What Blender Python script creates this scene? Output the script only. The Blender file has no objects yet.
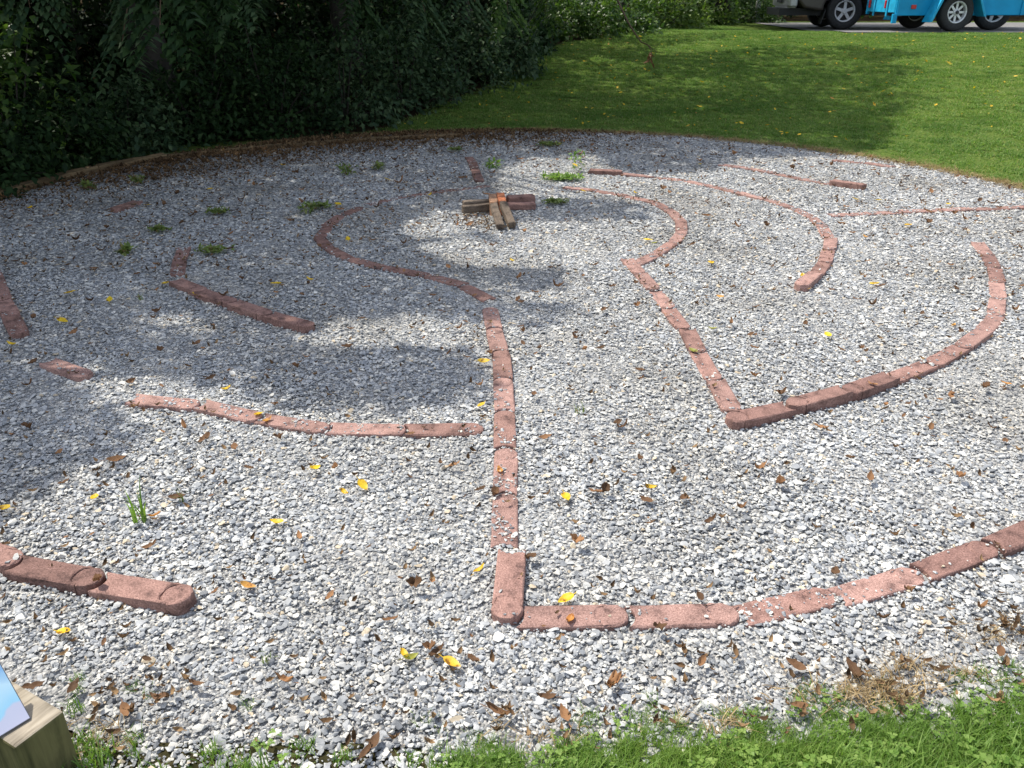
import bpy, bmesh, math, random
import numpy as np
from mathutils import Vector, Matrix, noise as mnoise

SEED = 7
rng = np.random.default_rng(SEED)
random.seed(SEED)
sc = bpy.context.scene
COL = sc.collection

# ------------------------------------------------------------------ camera, world, sun
FPX, PITCH, CAMH = 828.0, math.radians(25.5), 1.62
cd = bpy.data.cameras.new('camera')
cam = bpy.data.objects.new('camera', cd)
COL.objects.link(cam)
cam.location = (0, 0, CAMH)
cam.rotation_euler = (math.pi / 2 - PITCH, 0, 0)
cd.sensor_fit = 'HORIZONTAL'
cd.sensor_width = 36.0
cd.lens = FPX / 1024 * 36.0
cd.clip_start = 0.05
cd.clip_end = 3000
sc.camera = cam

ELEV = math.radians(58)
AZ = np.array([-0.87, 0.49]); AZ /= np.linalg.norm(AZ)
SUN = np.array([AZ[0] * math.cos(ELEV), AZ[1] * math.cos(ELEV), math.sin(ELEV)])

w = bpy.data.worlds.new('World'); sc.world = w; w.use_nodes = True
nt = w.node_tree; nt.nodes.clear()
sky = nt.nodes.new('ShaderNodeTexSky'); sky.sky_type = 'NISHITA'; sky.sun_disc = False
sky.sun_elevation = ELEV
sky.sun_rotation = math.atan2(AZ[0], AZ[1])
sky.air_density = 1.0; sky.dust_density = 1.6; sky.ozone_density = 1.0
bg = nt.nodes.new('ShaderNodeBackground'); bg.inputs['Strength'].default_value = 0.15
wo = nt.nodes.new('ShaderNodeOutputWorld')
hz_ = nt.nodes.new('ShaderNodeHueSaturation'); hz_.inputs['Saturation'].default_value = 0.54     # hazy summer sky
nt.links.new(sky.outputs[0], hz_.inputs['Color']); nt.links.new(hz_.outputs[0], bg.inputs[0]); nt.links.new(bg.outputs[0], wo.inputs[0])

sd = bpy.data.lights.new('sun', 'SUN'); sd.energy = 3.0; sd.angle = math.radians(0.53)
sd.color = (1.0, 0.945, 0.84)
sun = bpy.data.objects.new('sun', sd); COL.objects.link(sun)
sun.rotation_euler = Vector(SUN).to_track_quat('Z', 'Y').to_euler()
sun.location = (-20, 10, 30)

sc.view_settings.view_transform = 'Standard'
try: sc.view_settings.look = 'None'
except Exception: pass
sc.view_settings.exposure = 1.08
sc.view_settings.gamma = 1.0
sc.render.engine = 'CYCLES'
sc.cycles.use_denoising = True
sc.cycles.max_bounces = 6
sc.cycles.transparent_max_bounces = 4

# ------------------------------------------------------------------ camera <-> ground maths
Fv = np.array([0, math.cos(PITCH), -math.sin(PITCH)])
Uv = np.array([0, math.sin(PITCH), math.cos(PITCH)])
CX, CY, RG = 0.08, 6.1, 4.73           # the gravel disc


def sstep(a, b, x):
    t = np.clip((np.asarray(x, float) - a) / (b - a), 0, 1)
    return t * t * (3 - 2 * t)


def H(x, y):
    """height of the land: level gravel disc, lawn bank rising behind it to the driveway"""
    x = np.asarray(x, float); y = np.asarray(y, float)
    d = np.hypot(x - CX, y - CY) - RG
    t = np.clip(d / 7.4, 0, 1)
    ramp = 0.5 * t + 0.5 * (t * t * (3 - 2 * t))
    wb = sstep(5.0, 9.5, y)
    wl = sstep(-1.0, -6.0, x) * (1 - sstep(11.0, 15.0, y))
    h = (0.885 - 0.06 * sstep(17.2, 18.6, y)) * ramp * wb * (1 - wl) - 0.12 * sstep(0.1, 3, d) * wl
    h = h - 0.05 * sstep(0.0, -0.12, d)
    return h


def ray(u, v):
    return Fv + np.array([1.0, 0, 0]) * (u - 512) / FPX + Uv * (384 - v) / FPX


def un(u, v, z=0.0):
    d = ray(u, v)
    t = (z - CAMH) / d[2]
    return np.array([d[0] * t, d[1] * t, z])


def un_t(u, v):
    d = ray(u, v)
    for t in np.arange(1.5, 60, 0.02):
        p = d * t
        if CAMH + p[2] <= max(float(H(p[0], p[1])), -0.0 if np.hypot(p[0]-CX, p[1]-CY) < RG else -9):
            return np.array([p[0], p[1], CAMH + p[2]])
    p = d * 60
    return np.array([p[0], p[1], CAMH + p[2]])


def proj(P):
    P = np.atleast_2d(P).astype(float)
    q = P - np.array([0, 0, CAMH])
    z = q @ Fv
    zz = np.where(z < 0.2, 0.2, z)
    u = 512 + FPX * q[:, 0] / zz
    v = 384 - FPX * (q @ Uv) / zz
    return u, v, z


def inpoly(u, v, poly):
    c = np.zeros(len(u), bool)
    n = len(poly)
    for i in range(n):
        x1, y1 = poly[i]; x2, y2 = poly[(i + 1) % n]
        cond = ((y1 > v) != (y2 > v))
        with np.errstate(divide='ignore', invalid='ignore'):
            xi = (x2 - x1) * (v - y1) / (y2 - y1 + 1e-12) + x1
        c ^= cond & (u < xi)
    return c


# where on the ground the tree crowns cast shade (outline of the shadow on the land)
SHADE = [
    [(-900, 640), (0, 514), (60, 490), (112, 470), (150, 442), (140, 425), (112, 416), (92, 398), (62, 380), (54, 362), (84, 360),
     (120, 374), (150, 372), (180, 380), (235, 392), (300, 405), (390, 411), (455, 409), (490, 396), (490, 368), (466, 352),
     (420, 347), (340, 353), (303, 350), (298, 335), (330, 321), (400, 315), (478, 317), (500, 325), (545, 327), (582, 322),
     (576, 303), (520, 302), (512, 292), (575, 287), (570, 270), (500, 268), (455, 262), (408, 250), (440, 240), (500, 240),
     (524, 236), (490, 232), (450, 238), (408, 236), (400, 224), (440, 214), (486, 210), (520, 220), (560, 222), (650, 217), (655, 207),
     (600, 200), (510, 198), (494, 184), (500, 170), (530, 158), (600, 155), (614, 168), (640, 175), (716, 172), (735, 160), (790, 156),
     (840, 157), (883, 150), (893, 128), (905, 112), (946, 99), (915, 91), (890, 92), (925, 70), (884, 62), (946, 54), (893, 50),
     (845, 46), (780, 45), (700, 52), (657, 56), (660, 48), (720, 40), (760, 33), (690, 34), (620, 40), (560, 36), (545, -6), (-900, -6)],
]
LIT = [
    [(135, 325), (172, 311), (214, 318), (217, 334), (172, 340)],
    [(488, 96), (520, 88), (548, 74), (534, 76), (505, 84), (486, 92)],
    [(587, 63), (613, 59), (610, 55), (590, 58)],
    [(380, 286), (410, 280), (406, 290)],
]


def shade_mask(P):
    """True where the land point P lies in tree shade"""
    u, v, z = proj(P)
    vis = z > 0.3
    s = np.zeros(len(u), bool)
    for p in SHADE: s |= inpoly(u, v, p)
    for p in LIT: s &= ~inpoly(u, v, p)
    left_out = (u < 0) & (P[:, 1] > 2.3 + 0.0 * P[:, 0])
    far = (P[:, 1] > 17) & (P[:, 0] < 0.8)
    s = np.where(vis, s, False)
    s |= left_out & (P[:, 0] < -1.5)
    s |= far & (v < 24)
    s |= (P[:, 1] > 17.6) & (P[:, 1] < 23) & (P[:, 0] > 5.6) & (P[:, 0] < 9.6)      # the truck stands in tree shade
    return s


def drop_shadow(Q):
    """land points where the shadows of points Q fall"""
    k = SUN / SUN[2]
    z = np.zeros(len(Q))
    for _ in range(4):
        t = Q[:, 2] - z
        P = Q - k[None, :] * t[:, None]
        z = np.maximum(H(P[:, 0], P[:, 1]), 0)
    P[:, 2] = z
    return P


# ------------------------------------------------------------------ mesh helpers
def tag(o, label=None, cat=None, group=None, kind=None):
    if label: o['label'] = label
    if cat: o['category'] = cat
    if group: o['group'] = group
    if kind: o['kind'] = kind
    return o


def link(o, parent=None):
    COL.objects.link(o)
    if parent is not None: o.parent = parent
    return o


def mesh_np(name, V, faces_flat, sizes, mats, smooth=False, midx=None):
    me = bpy.data.meshes.new(name)
    V = np.ascontiguousarray(V, np.float32)
    me.vertices.add(len(V)); me.vertices.foreach_set('co', V.ravel())
    faces_flat = np.ascontiguousarray(faces_flat, np.int32).ravel()
    me.loops.add(len(faces_flat)); me.loops.foreach_set('vertex_index', faces_flat)
    sizes = np.asarray(sizes, np.int32)
    me.polygons.add(len(sizes))
    me.polygons.foreach_set('loop_start', np.concatenate([[0], np.cumsum(sizes)[:-1]]).astype(np.int32))
    me.polygons.foreach_set('loop_total', sizes)
    if smooth: me.polygons.foreach_set('use_smooth', np.ones(len(sizes), bool))
    if midx is not None: me.polygons.foreach_set('material_index', np.asarray(midx, np.int32))
    for m in (mats if isinstance(mats, (list, tuple)) else [mats]): me.materials.append(m)
    me.update(calc_edges=True); me.validate()
    return me


def bm_mesh(name, bm, mats, smooth=False):
    me = bpy.data.meshes.new(name)
    if smooth:
        for f in bm.faces: f.smooth = True
    bmesh.ops.recalc_face_normals(bm, faces=bm.faces)
    bm.to_mesh(me); bm.free()
    for m in (mats if isinstance(mats, (list, tuple)) else [mats]): me.materials.append(m)
    return me


def obj(name, me, parent=None, loc=None, rz=None):
    o = bpy.data.objects.new(name, me)
    link(o, parent)
    if loc is not None: o.location = loc
    if rz is not None: o.rotation_euler = (0, 0, rz)
    return o


def empty(name, loc=(0, 0, 0), rz=0.0):
    o = bpy.data.objects.new(name, None); COL.objects.link(o)
    o.location = loc; o.rotation_euler = (0, 0, rz); o.empty_display_size = 0.1
    return o


def bevel(o, wd, seg=2):
    m = o.modifiers.new('bevel', 'BEVEL'); m.width = wd; m.segments = seg; m.limit_method = 'ANGLE'; m.angle_limit = math.radians(30)
    return o


def add_box(bm, c, s, rot=None):
    r = bmesh.ops.create_cube(bm, size=1.0)
    M = Matrix.Translation(c) @ (rot.to_4x4() if rot is not None else Matrix.Identity(4)) @ Matrix.Diagonal((*s, 1))
    bmesh.ops.transform(bm, matrix=M, verts=r['verts'])
    return r['verts']


def tube(pts, radii, seg=7):
    """tapered tube through pts -> (V, quads)"""
    pts = np.asarray(pts, float); n = len(pts)
    T = np.gradient(pts, axis=0); T /= np.linalg.norm(T, axis=1)[:, None] + 1e-9
    ref = np.array([0.0, 0, 1]) if abs(T[0, 2]) < 0.9 else np.array([1.0, 0, 0])
    A = np.cross(T, ref); A /= np.linalg.norm(A, axis=1)[:, None] + 1e-9
    B = np.cross(T, A)
    th = np.linspace(0, 2 * math.pi, seg, endpoint=False)
    r = np.asarray(radii, float)
    V = pts[:, None, :] + r[:, None, None] * (np.cos(th)[None, :, None] * A[:, None, :] + np.sin(th)[None, :, None] * B[:, None, :])
    V = V.reshape(-1, 3)
    Q = []
    for i in range(n - 1):
        for j in range(seg):
            k = (j + 1) % seg
            Q.append((i * seg + j, i * seg + k, (i + 1) * seg + k, (i + 1) * seg + j))
    return V, np.array(Q)


def tubes_mesh(name, lst, mat):
    Vs, Qs, off = [], [], 0
    for pts, rad, seg in lst:
        V, Q = tube(pts, rad, seg); Vs.append(V); Qs.append(Q + off); off += len(V)
    Q = np.concatenate(Qs)
    return mesh_np(name, np.concatenate(Vs), Q, np.full(len(Q), 4), mat, smooth=True)


def leaves_mesh(name, C, D, N, L, W, mat, curl=0.25):
    """one folded pointed leaf per row: centre base C, direction D, normal N, length L, width W"""
    n = len(C)
    D = D / (np.linalg.norm(D, axis=1)[:, None] + 1e-9)
    S = np.cross(D, N); S /= np.linalg.norm(S, axis=1)[:, None] + 1e-9
    N = np.cross(S, D)
    L = L[:, None]; W = W[:, None]
    b = C; m1 = C + D * L * 0.42 + S * W * 0.5 + N * W * 0.16; m2 = C + D * L * 0.42 - S * W * 0.5 + N * W * 0.16
    mid = C + D * L * 0.5
    tip = C + D * L - N * L * curl * 0.5
    V = np.stack([b, m1, mid, m2, tip], 1).reshape(-1, 3)
    base = np.arange(n)[:, None] * 5
    F = np.concatenate([base + np.array([[0, 1, 2]]), base + np.array([[0, 2, 3]]), base + np.array([[1, 4, 2]]), base + np.array([[2, 4, 3]])], 1).reshape(-1, 3)
    return mesh_np(name, V, F, np.full(len(F), 3), mat)


def rand_unit(n):
    v = rng.normal(size=(n, 3)); return v / np.linalg.norm(v, axis=1)[:, None]


# ------------------------------------------------------------------ materials
def new_mat(name):
    m = bpy.data.materials.new(name); m.use_nodes = True
    t = m.node_tree; t.nodes.clear()
    out = t.nodes.new('ShaderNodeOutputMaterial')
    return m, t, out


def nd(t, kind, **kw):
    n = t.nodes.new(kind)
    for k, v in kw.items():
        if k in n.inputs: n.inputs[k].default_value = v
        else: setattr(n, k, v)
    return n


def ramp(t, stops, interp='LINEAR'):
    r = t.nodes.new('ShaderNodeValToRGB'); r.color_ramp.interpolation = interp
    e = r.color_ramp.elements
    while len(e) < len(stops): e.new(0.5)
    for i, (p, c) in enumerate(stops):
        e[i].position = p; e[i].color = (*c, 1)
    return r


def princ(t, out, rough=0.8, spec=0.3):
    b = t.nodes.new('ShaderNodeBsdfPrincipled')
    b.inputs['Roughness'].default_value = rough
    b.inputs['Specular IOR Level'].default_value = spec
    t.links.new(b.outputs[0], out.inputs[0])
    return b


def simple(name, col, rough=0.6, metal=0.0, spec=0.4, noise=0.0, scale=20.0, bump=0.0):
    m, t, out = new_mat(name)
    b = princ(t, out, rough, spec); b.inputs['Metallic'].default_value = metal
    tc = nd(t, 'ShaderNodeTexCoord')
    nz = nd(t, 'ShaderNodeTexNoise', Scale=scale, Detail=5.0)
    t.links.new(tc.outputs['Object'], nz.inputs['Vector'])
    a = tuple(max(0, c * (1 - noise)) for c in col); c2 = tuple(min(1, c * (1 + noise)) for c in col)
    r = ramp(t, [(0.3, a), (0.7, c2)])
    t.links.new(nz.outputs['Fac'], r.inputs[0]); t.links.new(r.outputs[0], b.inputs['Base Color'])
    if bump:
        bp = nd(t, 'ShaderNodeBump', Strength=bump, Distance=0.01)
        t.links.new(nz.outputs['Fac'], bp.inputs['Height']); t.links.new(bp.outputs[0], b.inputs['Normal'])
    return m


def leaf_mat(name, stops, transl=0.35, rough=0.45, spec=0.35, source='island', patchy=None):
    m, t, out = new_mat(name)
    b = t.nodes.new('ShaderNodeBsdfPrincipled'); b.inputs['Roughness'].default_value = rough
    b.inputs['Specular IOR Level'].default_value = spec
    r = ramp(t, stops)
    if source == 'island':
        g = nd(t, 'ShaderNodeNewGeometry'); t.links.new(g.outputs['Random Per Island'], r.inputs[0])
    else:
        g = nd(t, 'ShaderNodeObjectInfo'); t.links.new(g.outputs['Random'], r.inputs[0])
    if name in ('fallen_yellow', 'fallen_orange', 'fallen_olive'):      # brown decay spots of their own on each leaf
        tc = nd(t, 'ShaderNodeTexCoord'); oi = nd(t, 'ShaderNodeObjectInfo')
        ml = nd(t, 'ShaderNodeMath', operation='MULTIPLY'); ml.inputs[1].default_value = 9.0; t.links.new(oi.outputs['Random'], ml.inputs[0])
        sn = nd(t, 'ShaderNodeTexNoise', noise_dimensions='4D', Scale=55.0, Detail=3.0); t.links.new(tc.outputs['Object'], sn.inputs['Vector']); t.links.new(ml.outputs[0], sn.inputs['W'])
        sr = ramp(t, [(0.34, (0.28, 0.17, 0.12)), (0.44, (0.85, 0.78, 0.7)), (0.52, (1, 1, 1))]); t.links.new(sn.outputs['Fac'], sr.inputs[0])
        pm = nd(t, 'ShaderNodeMix', data_type='RGBA', blend_type='MULTIPLY'); pm.inputs[0].default_value = 1.0
        t.links.new(r.outputs[0], pm.inputs[6]); t.links.new(sr.outputs[0], pm.inputs[7])
        class _L: outputs = [pm.outputs[2]]
        r = _L
    if patchy:                                           # drier, yellower and lusher patches across the turf
        oi = nd(t, 'ShaderNodeObjectInfo'); pn = nd(t, 'ShaderNodeTexNoise', Scale=0.55, Detail=6.0, Roughness=0.68)
        mp = nd(t, 'ShaderNodeMapping'); mp.inputs['Scale'].default_value = (0.7, 1.9, 1.0)
        t.links.new(oi.outputs['Location'], mp.inputs[0]); t.links.new(mp.outputs[0], pn.inputs['Vector'])
        pr = ramp(t, [(0.36, (0.62, 0.72, 0.62)), (0.5, (1, 1, 1)), (0.60, (1.15, 1.08, 1.05)), (0.72, (1.55, 1.2, 1.4))]); t.links.new(pn.outputs['Fac'], pr.inputs[0])
        pm = nd(t, 'ShaderNodeMix', data_type='RGBA', blend_type='MULTIPLY'); pm.inputs[0].default_value = patchy
        t.links.new(r.outputs[0], pm.inputs[6]); t.links.new(pr.outputs[0], pm.inputs[7])
        class _O: outputs = [pm.outputs[2]]
        r = _O
    t.links.new(r.outputs[0], b.inputs['Base Color'])
    tr = nd(t, 'ShaderNodeBsdfTranslucent')
    hs = nd(t, 'ShaderNodeHueSaturation', Saturation=1.15, Value=1.25)
    t.links.new(r.outputs[0], hs.inputs['Color']); t.links.new(hs.outputs[0], tr.inputs[0])
    mx = nd(t, 'ShaderNodeMixShader', Fac=transl)
    t.links.new(b.outputs[0], mx.inputs[1]); t.links.new(tr.outputs[0], mx.inputs[2]); t.links.new(mx.outputs[0], out.inputs[0])
    return m


def stone_mat():
    m, t, out = new_mat('crushed_stone')
    b = princ(t, out, 0.75, 0.35)
    oi = nd(t, 'ShaderNodeObjectInfo')
    r = ramp(t, [(0.0, (0.16, 0.17, 0.185)), (0.10, (0.235, 0.248, 0.265)), (0.26, (0.31, 0.322, 0.337)), (0.45, (0.375, 0.385, 0.392)),
                 (0.63, (0.44, 0.443, 0.436)), (0.79, (0.515, 0.508, 0.48)), (0.90, (0.60, 0.582, 0.535)), (0.96, (0.46, 0.39, 0.29)),
                 (0.988, (0.70, 0.68, 0.63))], 'CONSTANT')
    t.links.new(oi.outputs['Random'], r.inputs[0])
    tc = nd(t, 'ShaderNodeTexCoord')
    nz = nd(t, 'ShaderNodeTexNoise', Scale=2.2, Detail=4.0)
    t.links.new(tc.outputs['Object'], nz.inputs['Vector'])
    mr = nd(t, 'ShaderNodeMapRange'); mr.inputs[1].default_value = 0.3; mr.inputs[2].default_value = 0.7; mr.inputs[3].default_value = 0.78; mr.inputs[4].default_value = 1.15
    t.links.new(nz.outputs['Fac'], mr.inputs[0])
    mx = nd(t, 'ShaderNodeMix', data_type='RGBA', blend_type='MULTIPLY'); mx.inputs[0].default_value = 1.0
    t.links.new(r.outputs[0], mx.inputs[6]); t.links.new(mr.outputs[0], mx.inputs[7])
    # dusty and earthy patches over the bed, some chips cleaner than others
    n2 = nd(t, 'ShaderNodeTexNoise', Scale=1.1, Detail=5.0, Roughness=0.6); t.links.new(oi.outputs['Location'], n2.inputs['Vector'])
    r2 = ramp(t, [(0.34, (0.80, 0.775, 0.735)), (0.5, (0.97, 0.965, 0.955)), (0.66, (1.06, 1.06, 1.06))]); t.links.new(n2.outputs['Fac'], r2.inputs[0])
    m2 = nd(t, 'ShaderNodeMix', data_type='RGBA', blend_type='MULTIPLY'); m2.inputs[0].default_value = 1.0
    t.links.new(mx.outputs[2], m2.inputs[6]); t.links.new(r2.outputs[0], m2.inputs[7])
    t.links.new(m2.outputs[2], b.inputs['Base Color'])
    return m


def paver_mat(name, a, c):
    m, t, out = new_mat(name)
    b = princ(t, out, 0.85, 0.25)
    tc = nd(t, 'ShaderNodeTexCoord'); oi = nd(t, 'ShaderNodeObjectInfo')
    add = nd(t, 'ShaderNodeVectorMath', operation='ADD')
    cmb = nd(t, 'ShaderNodeCombineXYZ')
    mul = nd(t, 'ShaderNodeMath', operation='MULTIPLY'); mul.inputs[1].default_value = 37.0
    t.links.new(oi.outputs['Random'], mul.inputs[0]); t.links.new(mul.outputs[0], cmb.inputs[0])
    t.links.new(tc.outputs['Object'], add.inputs[0]); t.links.new(cmb.outputs[0], add.inputs[1])
    n1 = nd(t, 'ShaderNodeTexNoise', Scale=190.0, Detail=4.0, Roughness=0.7)
    n2 = nd(t, 'ShaderNodeTexNoise', Scale=16.0, Detail=5.0, Roughness=0.65)
    for n in (n1, n2): t.links.new(add.outputs[0], n.inputs['Vector'])
    r1 = ramp(t, [(0.28, tuple(x * 0.4 for x in a)), (0.46, a), (0.62, c), (0.74, tuple(min(1, x * 1.4 + 0.09) for x in c))])
    t.links.new(n1.outputs['Fac'], r1.inputs[0])
    r2 = ramp(t, [(0.33, (0.36, 0.35, 0.36)), (0.47, (0.80, 0.79, 0.79)), (0.6, (1, 1, 1)), (0.8, (1.0, 0.98, 0.96))])
    t.links.new(n2.outputs['Fac'], r2.inputs[0])
    mx = nd(t, 'ShaderNodeMix', data_type='RGBA', blend_type='MULTIPLY'); mx.inputs[0].default_value = 1.0
    t.links.new(r1.outputs[0], mx.inputs[6]); t.links.new(r2.outputs[0], mx.inputs[7])
    hs = nd(t, 'ShaderNodeHueSaturation')
    mr = nd(t, 'ShaderNodeMapRange'); mr.inputs[3].default_value = 0.82; mr.inputs[4].default_value = 1.12
    t.links.new(oi.outputs['Random'], mr.inputs[0]); t.links.new(mr.outputs[0], hs.inputs['Value'])
    t.links.new(mx.outputs[2], hs.inputs['Color']); t.links.new(hs.outputs[0], b.inputs['Base Color'])
    bp = nd(t, 'ShaderNodeBump', Strength=0.7, Distance=0.004)
    t.links.new(n1.outputs['Fac'], bp.inputs['Height']); t.links.new(bp.outputs[0], b.inputs['Normal'])
    return m


def wood_mat(name, a, c, scale=(3, 40, 40), dark=(0.05, 0.04, 0.03)):
    m, t, out = new_mat(name)
    b = princ(t, out, 0.85, 0.2)
    tc = nd(t, 'ShaderNodeTexCoord'); mp = nd(t, 'ShaderNodeMapping'); mp.inputs['Scale'].default_value = scale
    t.links.new(tc.outputs['Object'], mp.inputs[0])
    n = nd(t, 'ShaderNodeTexNoise', Scale=1.0, Detail=6.0, Roughness=0.6, Distortion=0.4)
    t.links.new(mp.outputs[0], n.inputs['Vector'])
    n2 = nd(t, 'ShaderNodeTexNoise', Scale=9.0, Detail=3.0); t.links.new(tc.outputs['Object'], n2.inputs['Vector'])
    r = ramp(t, [(0.3, tuple(x * .45 for x in a)), (0.42, a), (0.62, c), (0.8, tuple(x * .8 for x in c))])
    t.links.new(n.outputs['Fac'], r.inputs[0])
    r2 = ramp(t, [(0.36, dark), (0.5, (1, 1, 1))]); t.links.new(n2.outputs['Fac'], r2.inputs[0])
    mx = nd(t, 'ShaderNodeMix', data_type='RGBA', blend_type='MULTIPLY'); mx.inputs[0].default_value = 0.3
    t.links.new(r.outputs[0], mx.inputs[6]); t.links.new(r2.outputs[0], mx.inputs[7]); t.links.new(mx.outputs[2], b.inputs['Base Color'])
    bp = nd(t, 'ShaderNodeBump', Strength=0.5, Distance=0.004); t.links.new(n.outputs['Fac'], bp.inputs['Height']); t.links.new(bp.outputs[0], b.inputs['Normal'])
    return m


def ground_mat():
    m, t, out = new_mat('ground_soil')
    b = princ(t, out, 1.0, 0.0)
    tc = nd(t, 'ShaderNodeTexCoord')
    n1 = nd(t, 'ShaderNodeTexNoise', Scale=1.3, Detail=8.0); n2 = nd(t, 'ShaderNodeTexNoise', Scale=30.0, Detail=6.0)
    for n in (n1, n2): t.links.new(tc.outputs['Object'], n.inputs['Vector'])
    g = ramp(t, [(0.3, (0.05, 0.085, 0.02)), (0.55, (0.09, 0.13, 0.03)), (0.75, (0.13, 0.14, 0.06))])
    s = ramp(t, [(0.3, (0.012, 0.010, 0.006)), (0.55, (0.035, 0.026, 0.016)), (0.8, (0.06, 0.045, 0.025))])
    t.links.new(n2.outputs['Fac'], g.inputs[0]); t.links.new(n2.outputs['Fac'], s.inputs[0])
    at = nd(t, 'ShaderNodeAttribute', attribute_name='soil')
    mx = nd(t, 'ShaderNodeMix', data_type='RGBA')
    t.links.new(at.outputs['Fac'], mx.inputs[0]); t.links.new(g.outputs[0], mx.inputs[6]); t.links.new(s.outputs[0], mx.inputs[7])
    t.links.new(mx.outputs[2], b.inputs['Base Color'])
    bp = nd(t, 'ShaderNodeBump', Strength=0.8, Distance=0.03); t.links.new(n2.outputs['Fac'], bp.inputs['Height']); t.links.new(bp.outputs[0], b.inputs['Normal'])
    return m


def bed_mat():
    m, t, out = new_mat('gravel_base')
    b = princ(t, out, 0.95, 0.1)
    tc = nd(t, 'ShaderNodeTexCoord')
    v = nd(t, 'ShaderNodeTexVoronoi', Scale=110.0); t.links.new(tc.outputs['Object'], v.inputs['Vector'])
    r = ramp(t, [(0.0, (0.16, 0.16, 0.16)), (0.5, (0.30, 0.30, 0.295)), (1.0, (0.46, 0.45, 0.43))])
    sp = nd(t, 'ShaderNodeSeparateColor'); t.links.new(v.outputs['Color'], sp.inputs[0]); t.links.new(sp.outputs[0], r.inputs[0])
    t.links.new(r.outputs[0], b.inputs['Base Color'])
    bp = nd(t, 'ShaderNodeBump', Strength=1.0, Distance=0.01); bp.invert = True
    t.links.new(v.outputs['Distance'], bp.inputs['Height']); t.links.new(bp.outputs[0], b.inputs['Normal'])
    return m


M = {}
M['stone'] = stone_mat()
M['pav_pink'] = paver_mat('paver_pink', (0.315, 0.187, 0.158), (0.44, 0.278, 0.24))
M['pav_red'] = paver_mat('paver_red', (0.262, 0.15, 0.125), (0.365, 0.22, 0.185))
M['pav_brown'] = paver_mat('paver_brown', (0.20, 0.113, 0.094), (0.295, 0.172, 0.146))
M['pav_grey'] = paver_mat('paver_weathered', (0.12, 0.092, 0.07), (0.20, 0.155, 0.115))
M['pav_orange'] = paver_mat('paver_orange', (0.50, 0.16, 0.07), (0.58, 0.24, 0.12))
M['pav_tan'] = paver_mat('paver_tan', (0.36, 0.20, 0.12), (0.46, 0.28, 0.18))
M['timber'] = wood_mat('timber_weathered', (0.20, 0.145, 0.085), (0.34, 0.26, 0.16))
M['edge_timber'] = wood_mat('timber_old', (0.11, 0.075, 0.04), (0.20, 0.14, 0.075))
M['post_top'] = wood_mat('post_wood_top', (0.24, 0.205, 0.155), (0.35, 0.305, 0.24), scale=(6, 55, 10))
M['ground'] = ground_mat()
M['bed'] = bed_mat()
M['bark'] = simple('bark', (0.035, 0.03, 0.024), 0.9, noise=0.5, scale=14, bump=0.8)
M['grass'] = leaf_mat('grass_blade', [(0.0, (0.105, 0.20, 0.035)), (0.5, (0.155, 0.265, 0.05)), (0.95, (0.23, 0.33, 0.085)), (0.985, (0.30, 0.28, 0.10)), (1.0, (0.36, 0.30, 0.14))], 0.42, 0.5, 0.25, patchy=0.5)
M['lawn'] = leaf_mat('lawn_blade', [(0.0, (0.095, 0.19, 0.042)), (0.5, (0.148, 0.25, 0.058)), (0.85, (0.21, 0.30, 0.082)), (1.0, (0.34, 0.32, 0.14))], 0.42, 0.55, 0.2, patchy=1.0)
M['straw'] = leaf_mat('straw', [(0.0, (0.20, 0.14, 0.07)), (0.5, (0.33, 0.24, 0.12)), (1.0, (0.45, 0.35, 0.20))], 0.2, 0.7, 0.2)
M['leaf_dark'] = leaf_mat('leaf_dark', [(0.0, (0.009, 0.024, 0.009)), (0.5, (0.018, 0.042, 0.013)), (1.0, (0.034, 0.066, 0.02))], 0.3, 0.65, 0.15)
M['leaf_deep_shade'] = leaf_mat('leaf_deep_shade', [(0.0, (0.008, 0.018, 0.006)), (0.5, (0.014, 0.03, 0.009)), (1.0, (0.025, 0.05, 0.014))], 0.2, 0.6, 0.15)  # shade of the deep wood put into the leaf colour
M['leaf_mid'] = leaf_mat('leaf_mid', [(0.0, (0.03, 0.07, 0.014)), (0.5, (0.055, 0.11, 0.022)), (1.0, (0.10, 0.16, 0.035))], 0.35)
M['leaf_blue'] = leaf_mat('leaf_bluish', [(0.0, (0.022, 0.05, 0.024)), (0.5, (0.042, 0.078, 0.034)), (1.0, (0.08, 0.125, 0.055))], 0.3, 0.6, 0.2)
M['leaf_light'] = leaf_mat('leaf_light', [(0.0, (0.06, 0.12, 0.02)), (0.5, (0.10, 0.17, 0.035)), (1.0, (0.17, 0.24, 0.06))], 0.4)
M['leaf_yellow'] = leaf_mat('fallen_yellow', [(0.0, (0.62, 0.40, 0.02)), (0.5, (0.72, 0.52, 0.03)), (1.0, (0.66, 0.44, 0.04))], 0.25, 0.5, source='object')
M['leaf_olive'] = leaf_mat('fallen_olive', [(0.0, (0.20, 0.22, 0.04)), (1.0, (0.34, 0.34, 0.06))], 0.25, 0.5, source='object')
M['leaf_orange'] = leaf_mat('fallen_orange', [(0.0, (0.45, 0.20, 0.05)), (1.0, (0.55, 0.30, 0.07))], 0.2, 0.6, source='object')
M['leaf_brown'] = leaf_mat('fallen_brown', [(0.0, (0.075, 0.042, 0.022)), (0.45, (0.13, 0.07, 0.036)), (0.8, (0.22, 0.115, 0.055)), (1.0, (0.32, 0.17, 0.08))], 0.12, 0.75, 0.2, source='object')
M['litter'] = leaf_mat('litter_bits', [(0.0, (0.05, 0.032, 0.018)), (0.5, (0.12, 0.072, 0.038)), (1.0, (0.26, 0.17, 0.09))], 0.1, 0.8, 0.1, source='object')
M['weed'] = leaf_mat('weed_green', [(0.0, (0.10, 0.19, 0.035)), (0.5, (0.16, 0.27, 0.05)), (1.0, (0.24, 0.34, 0.08))], 0.4)
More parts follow.
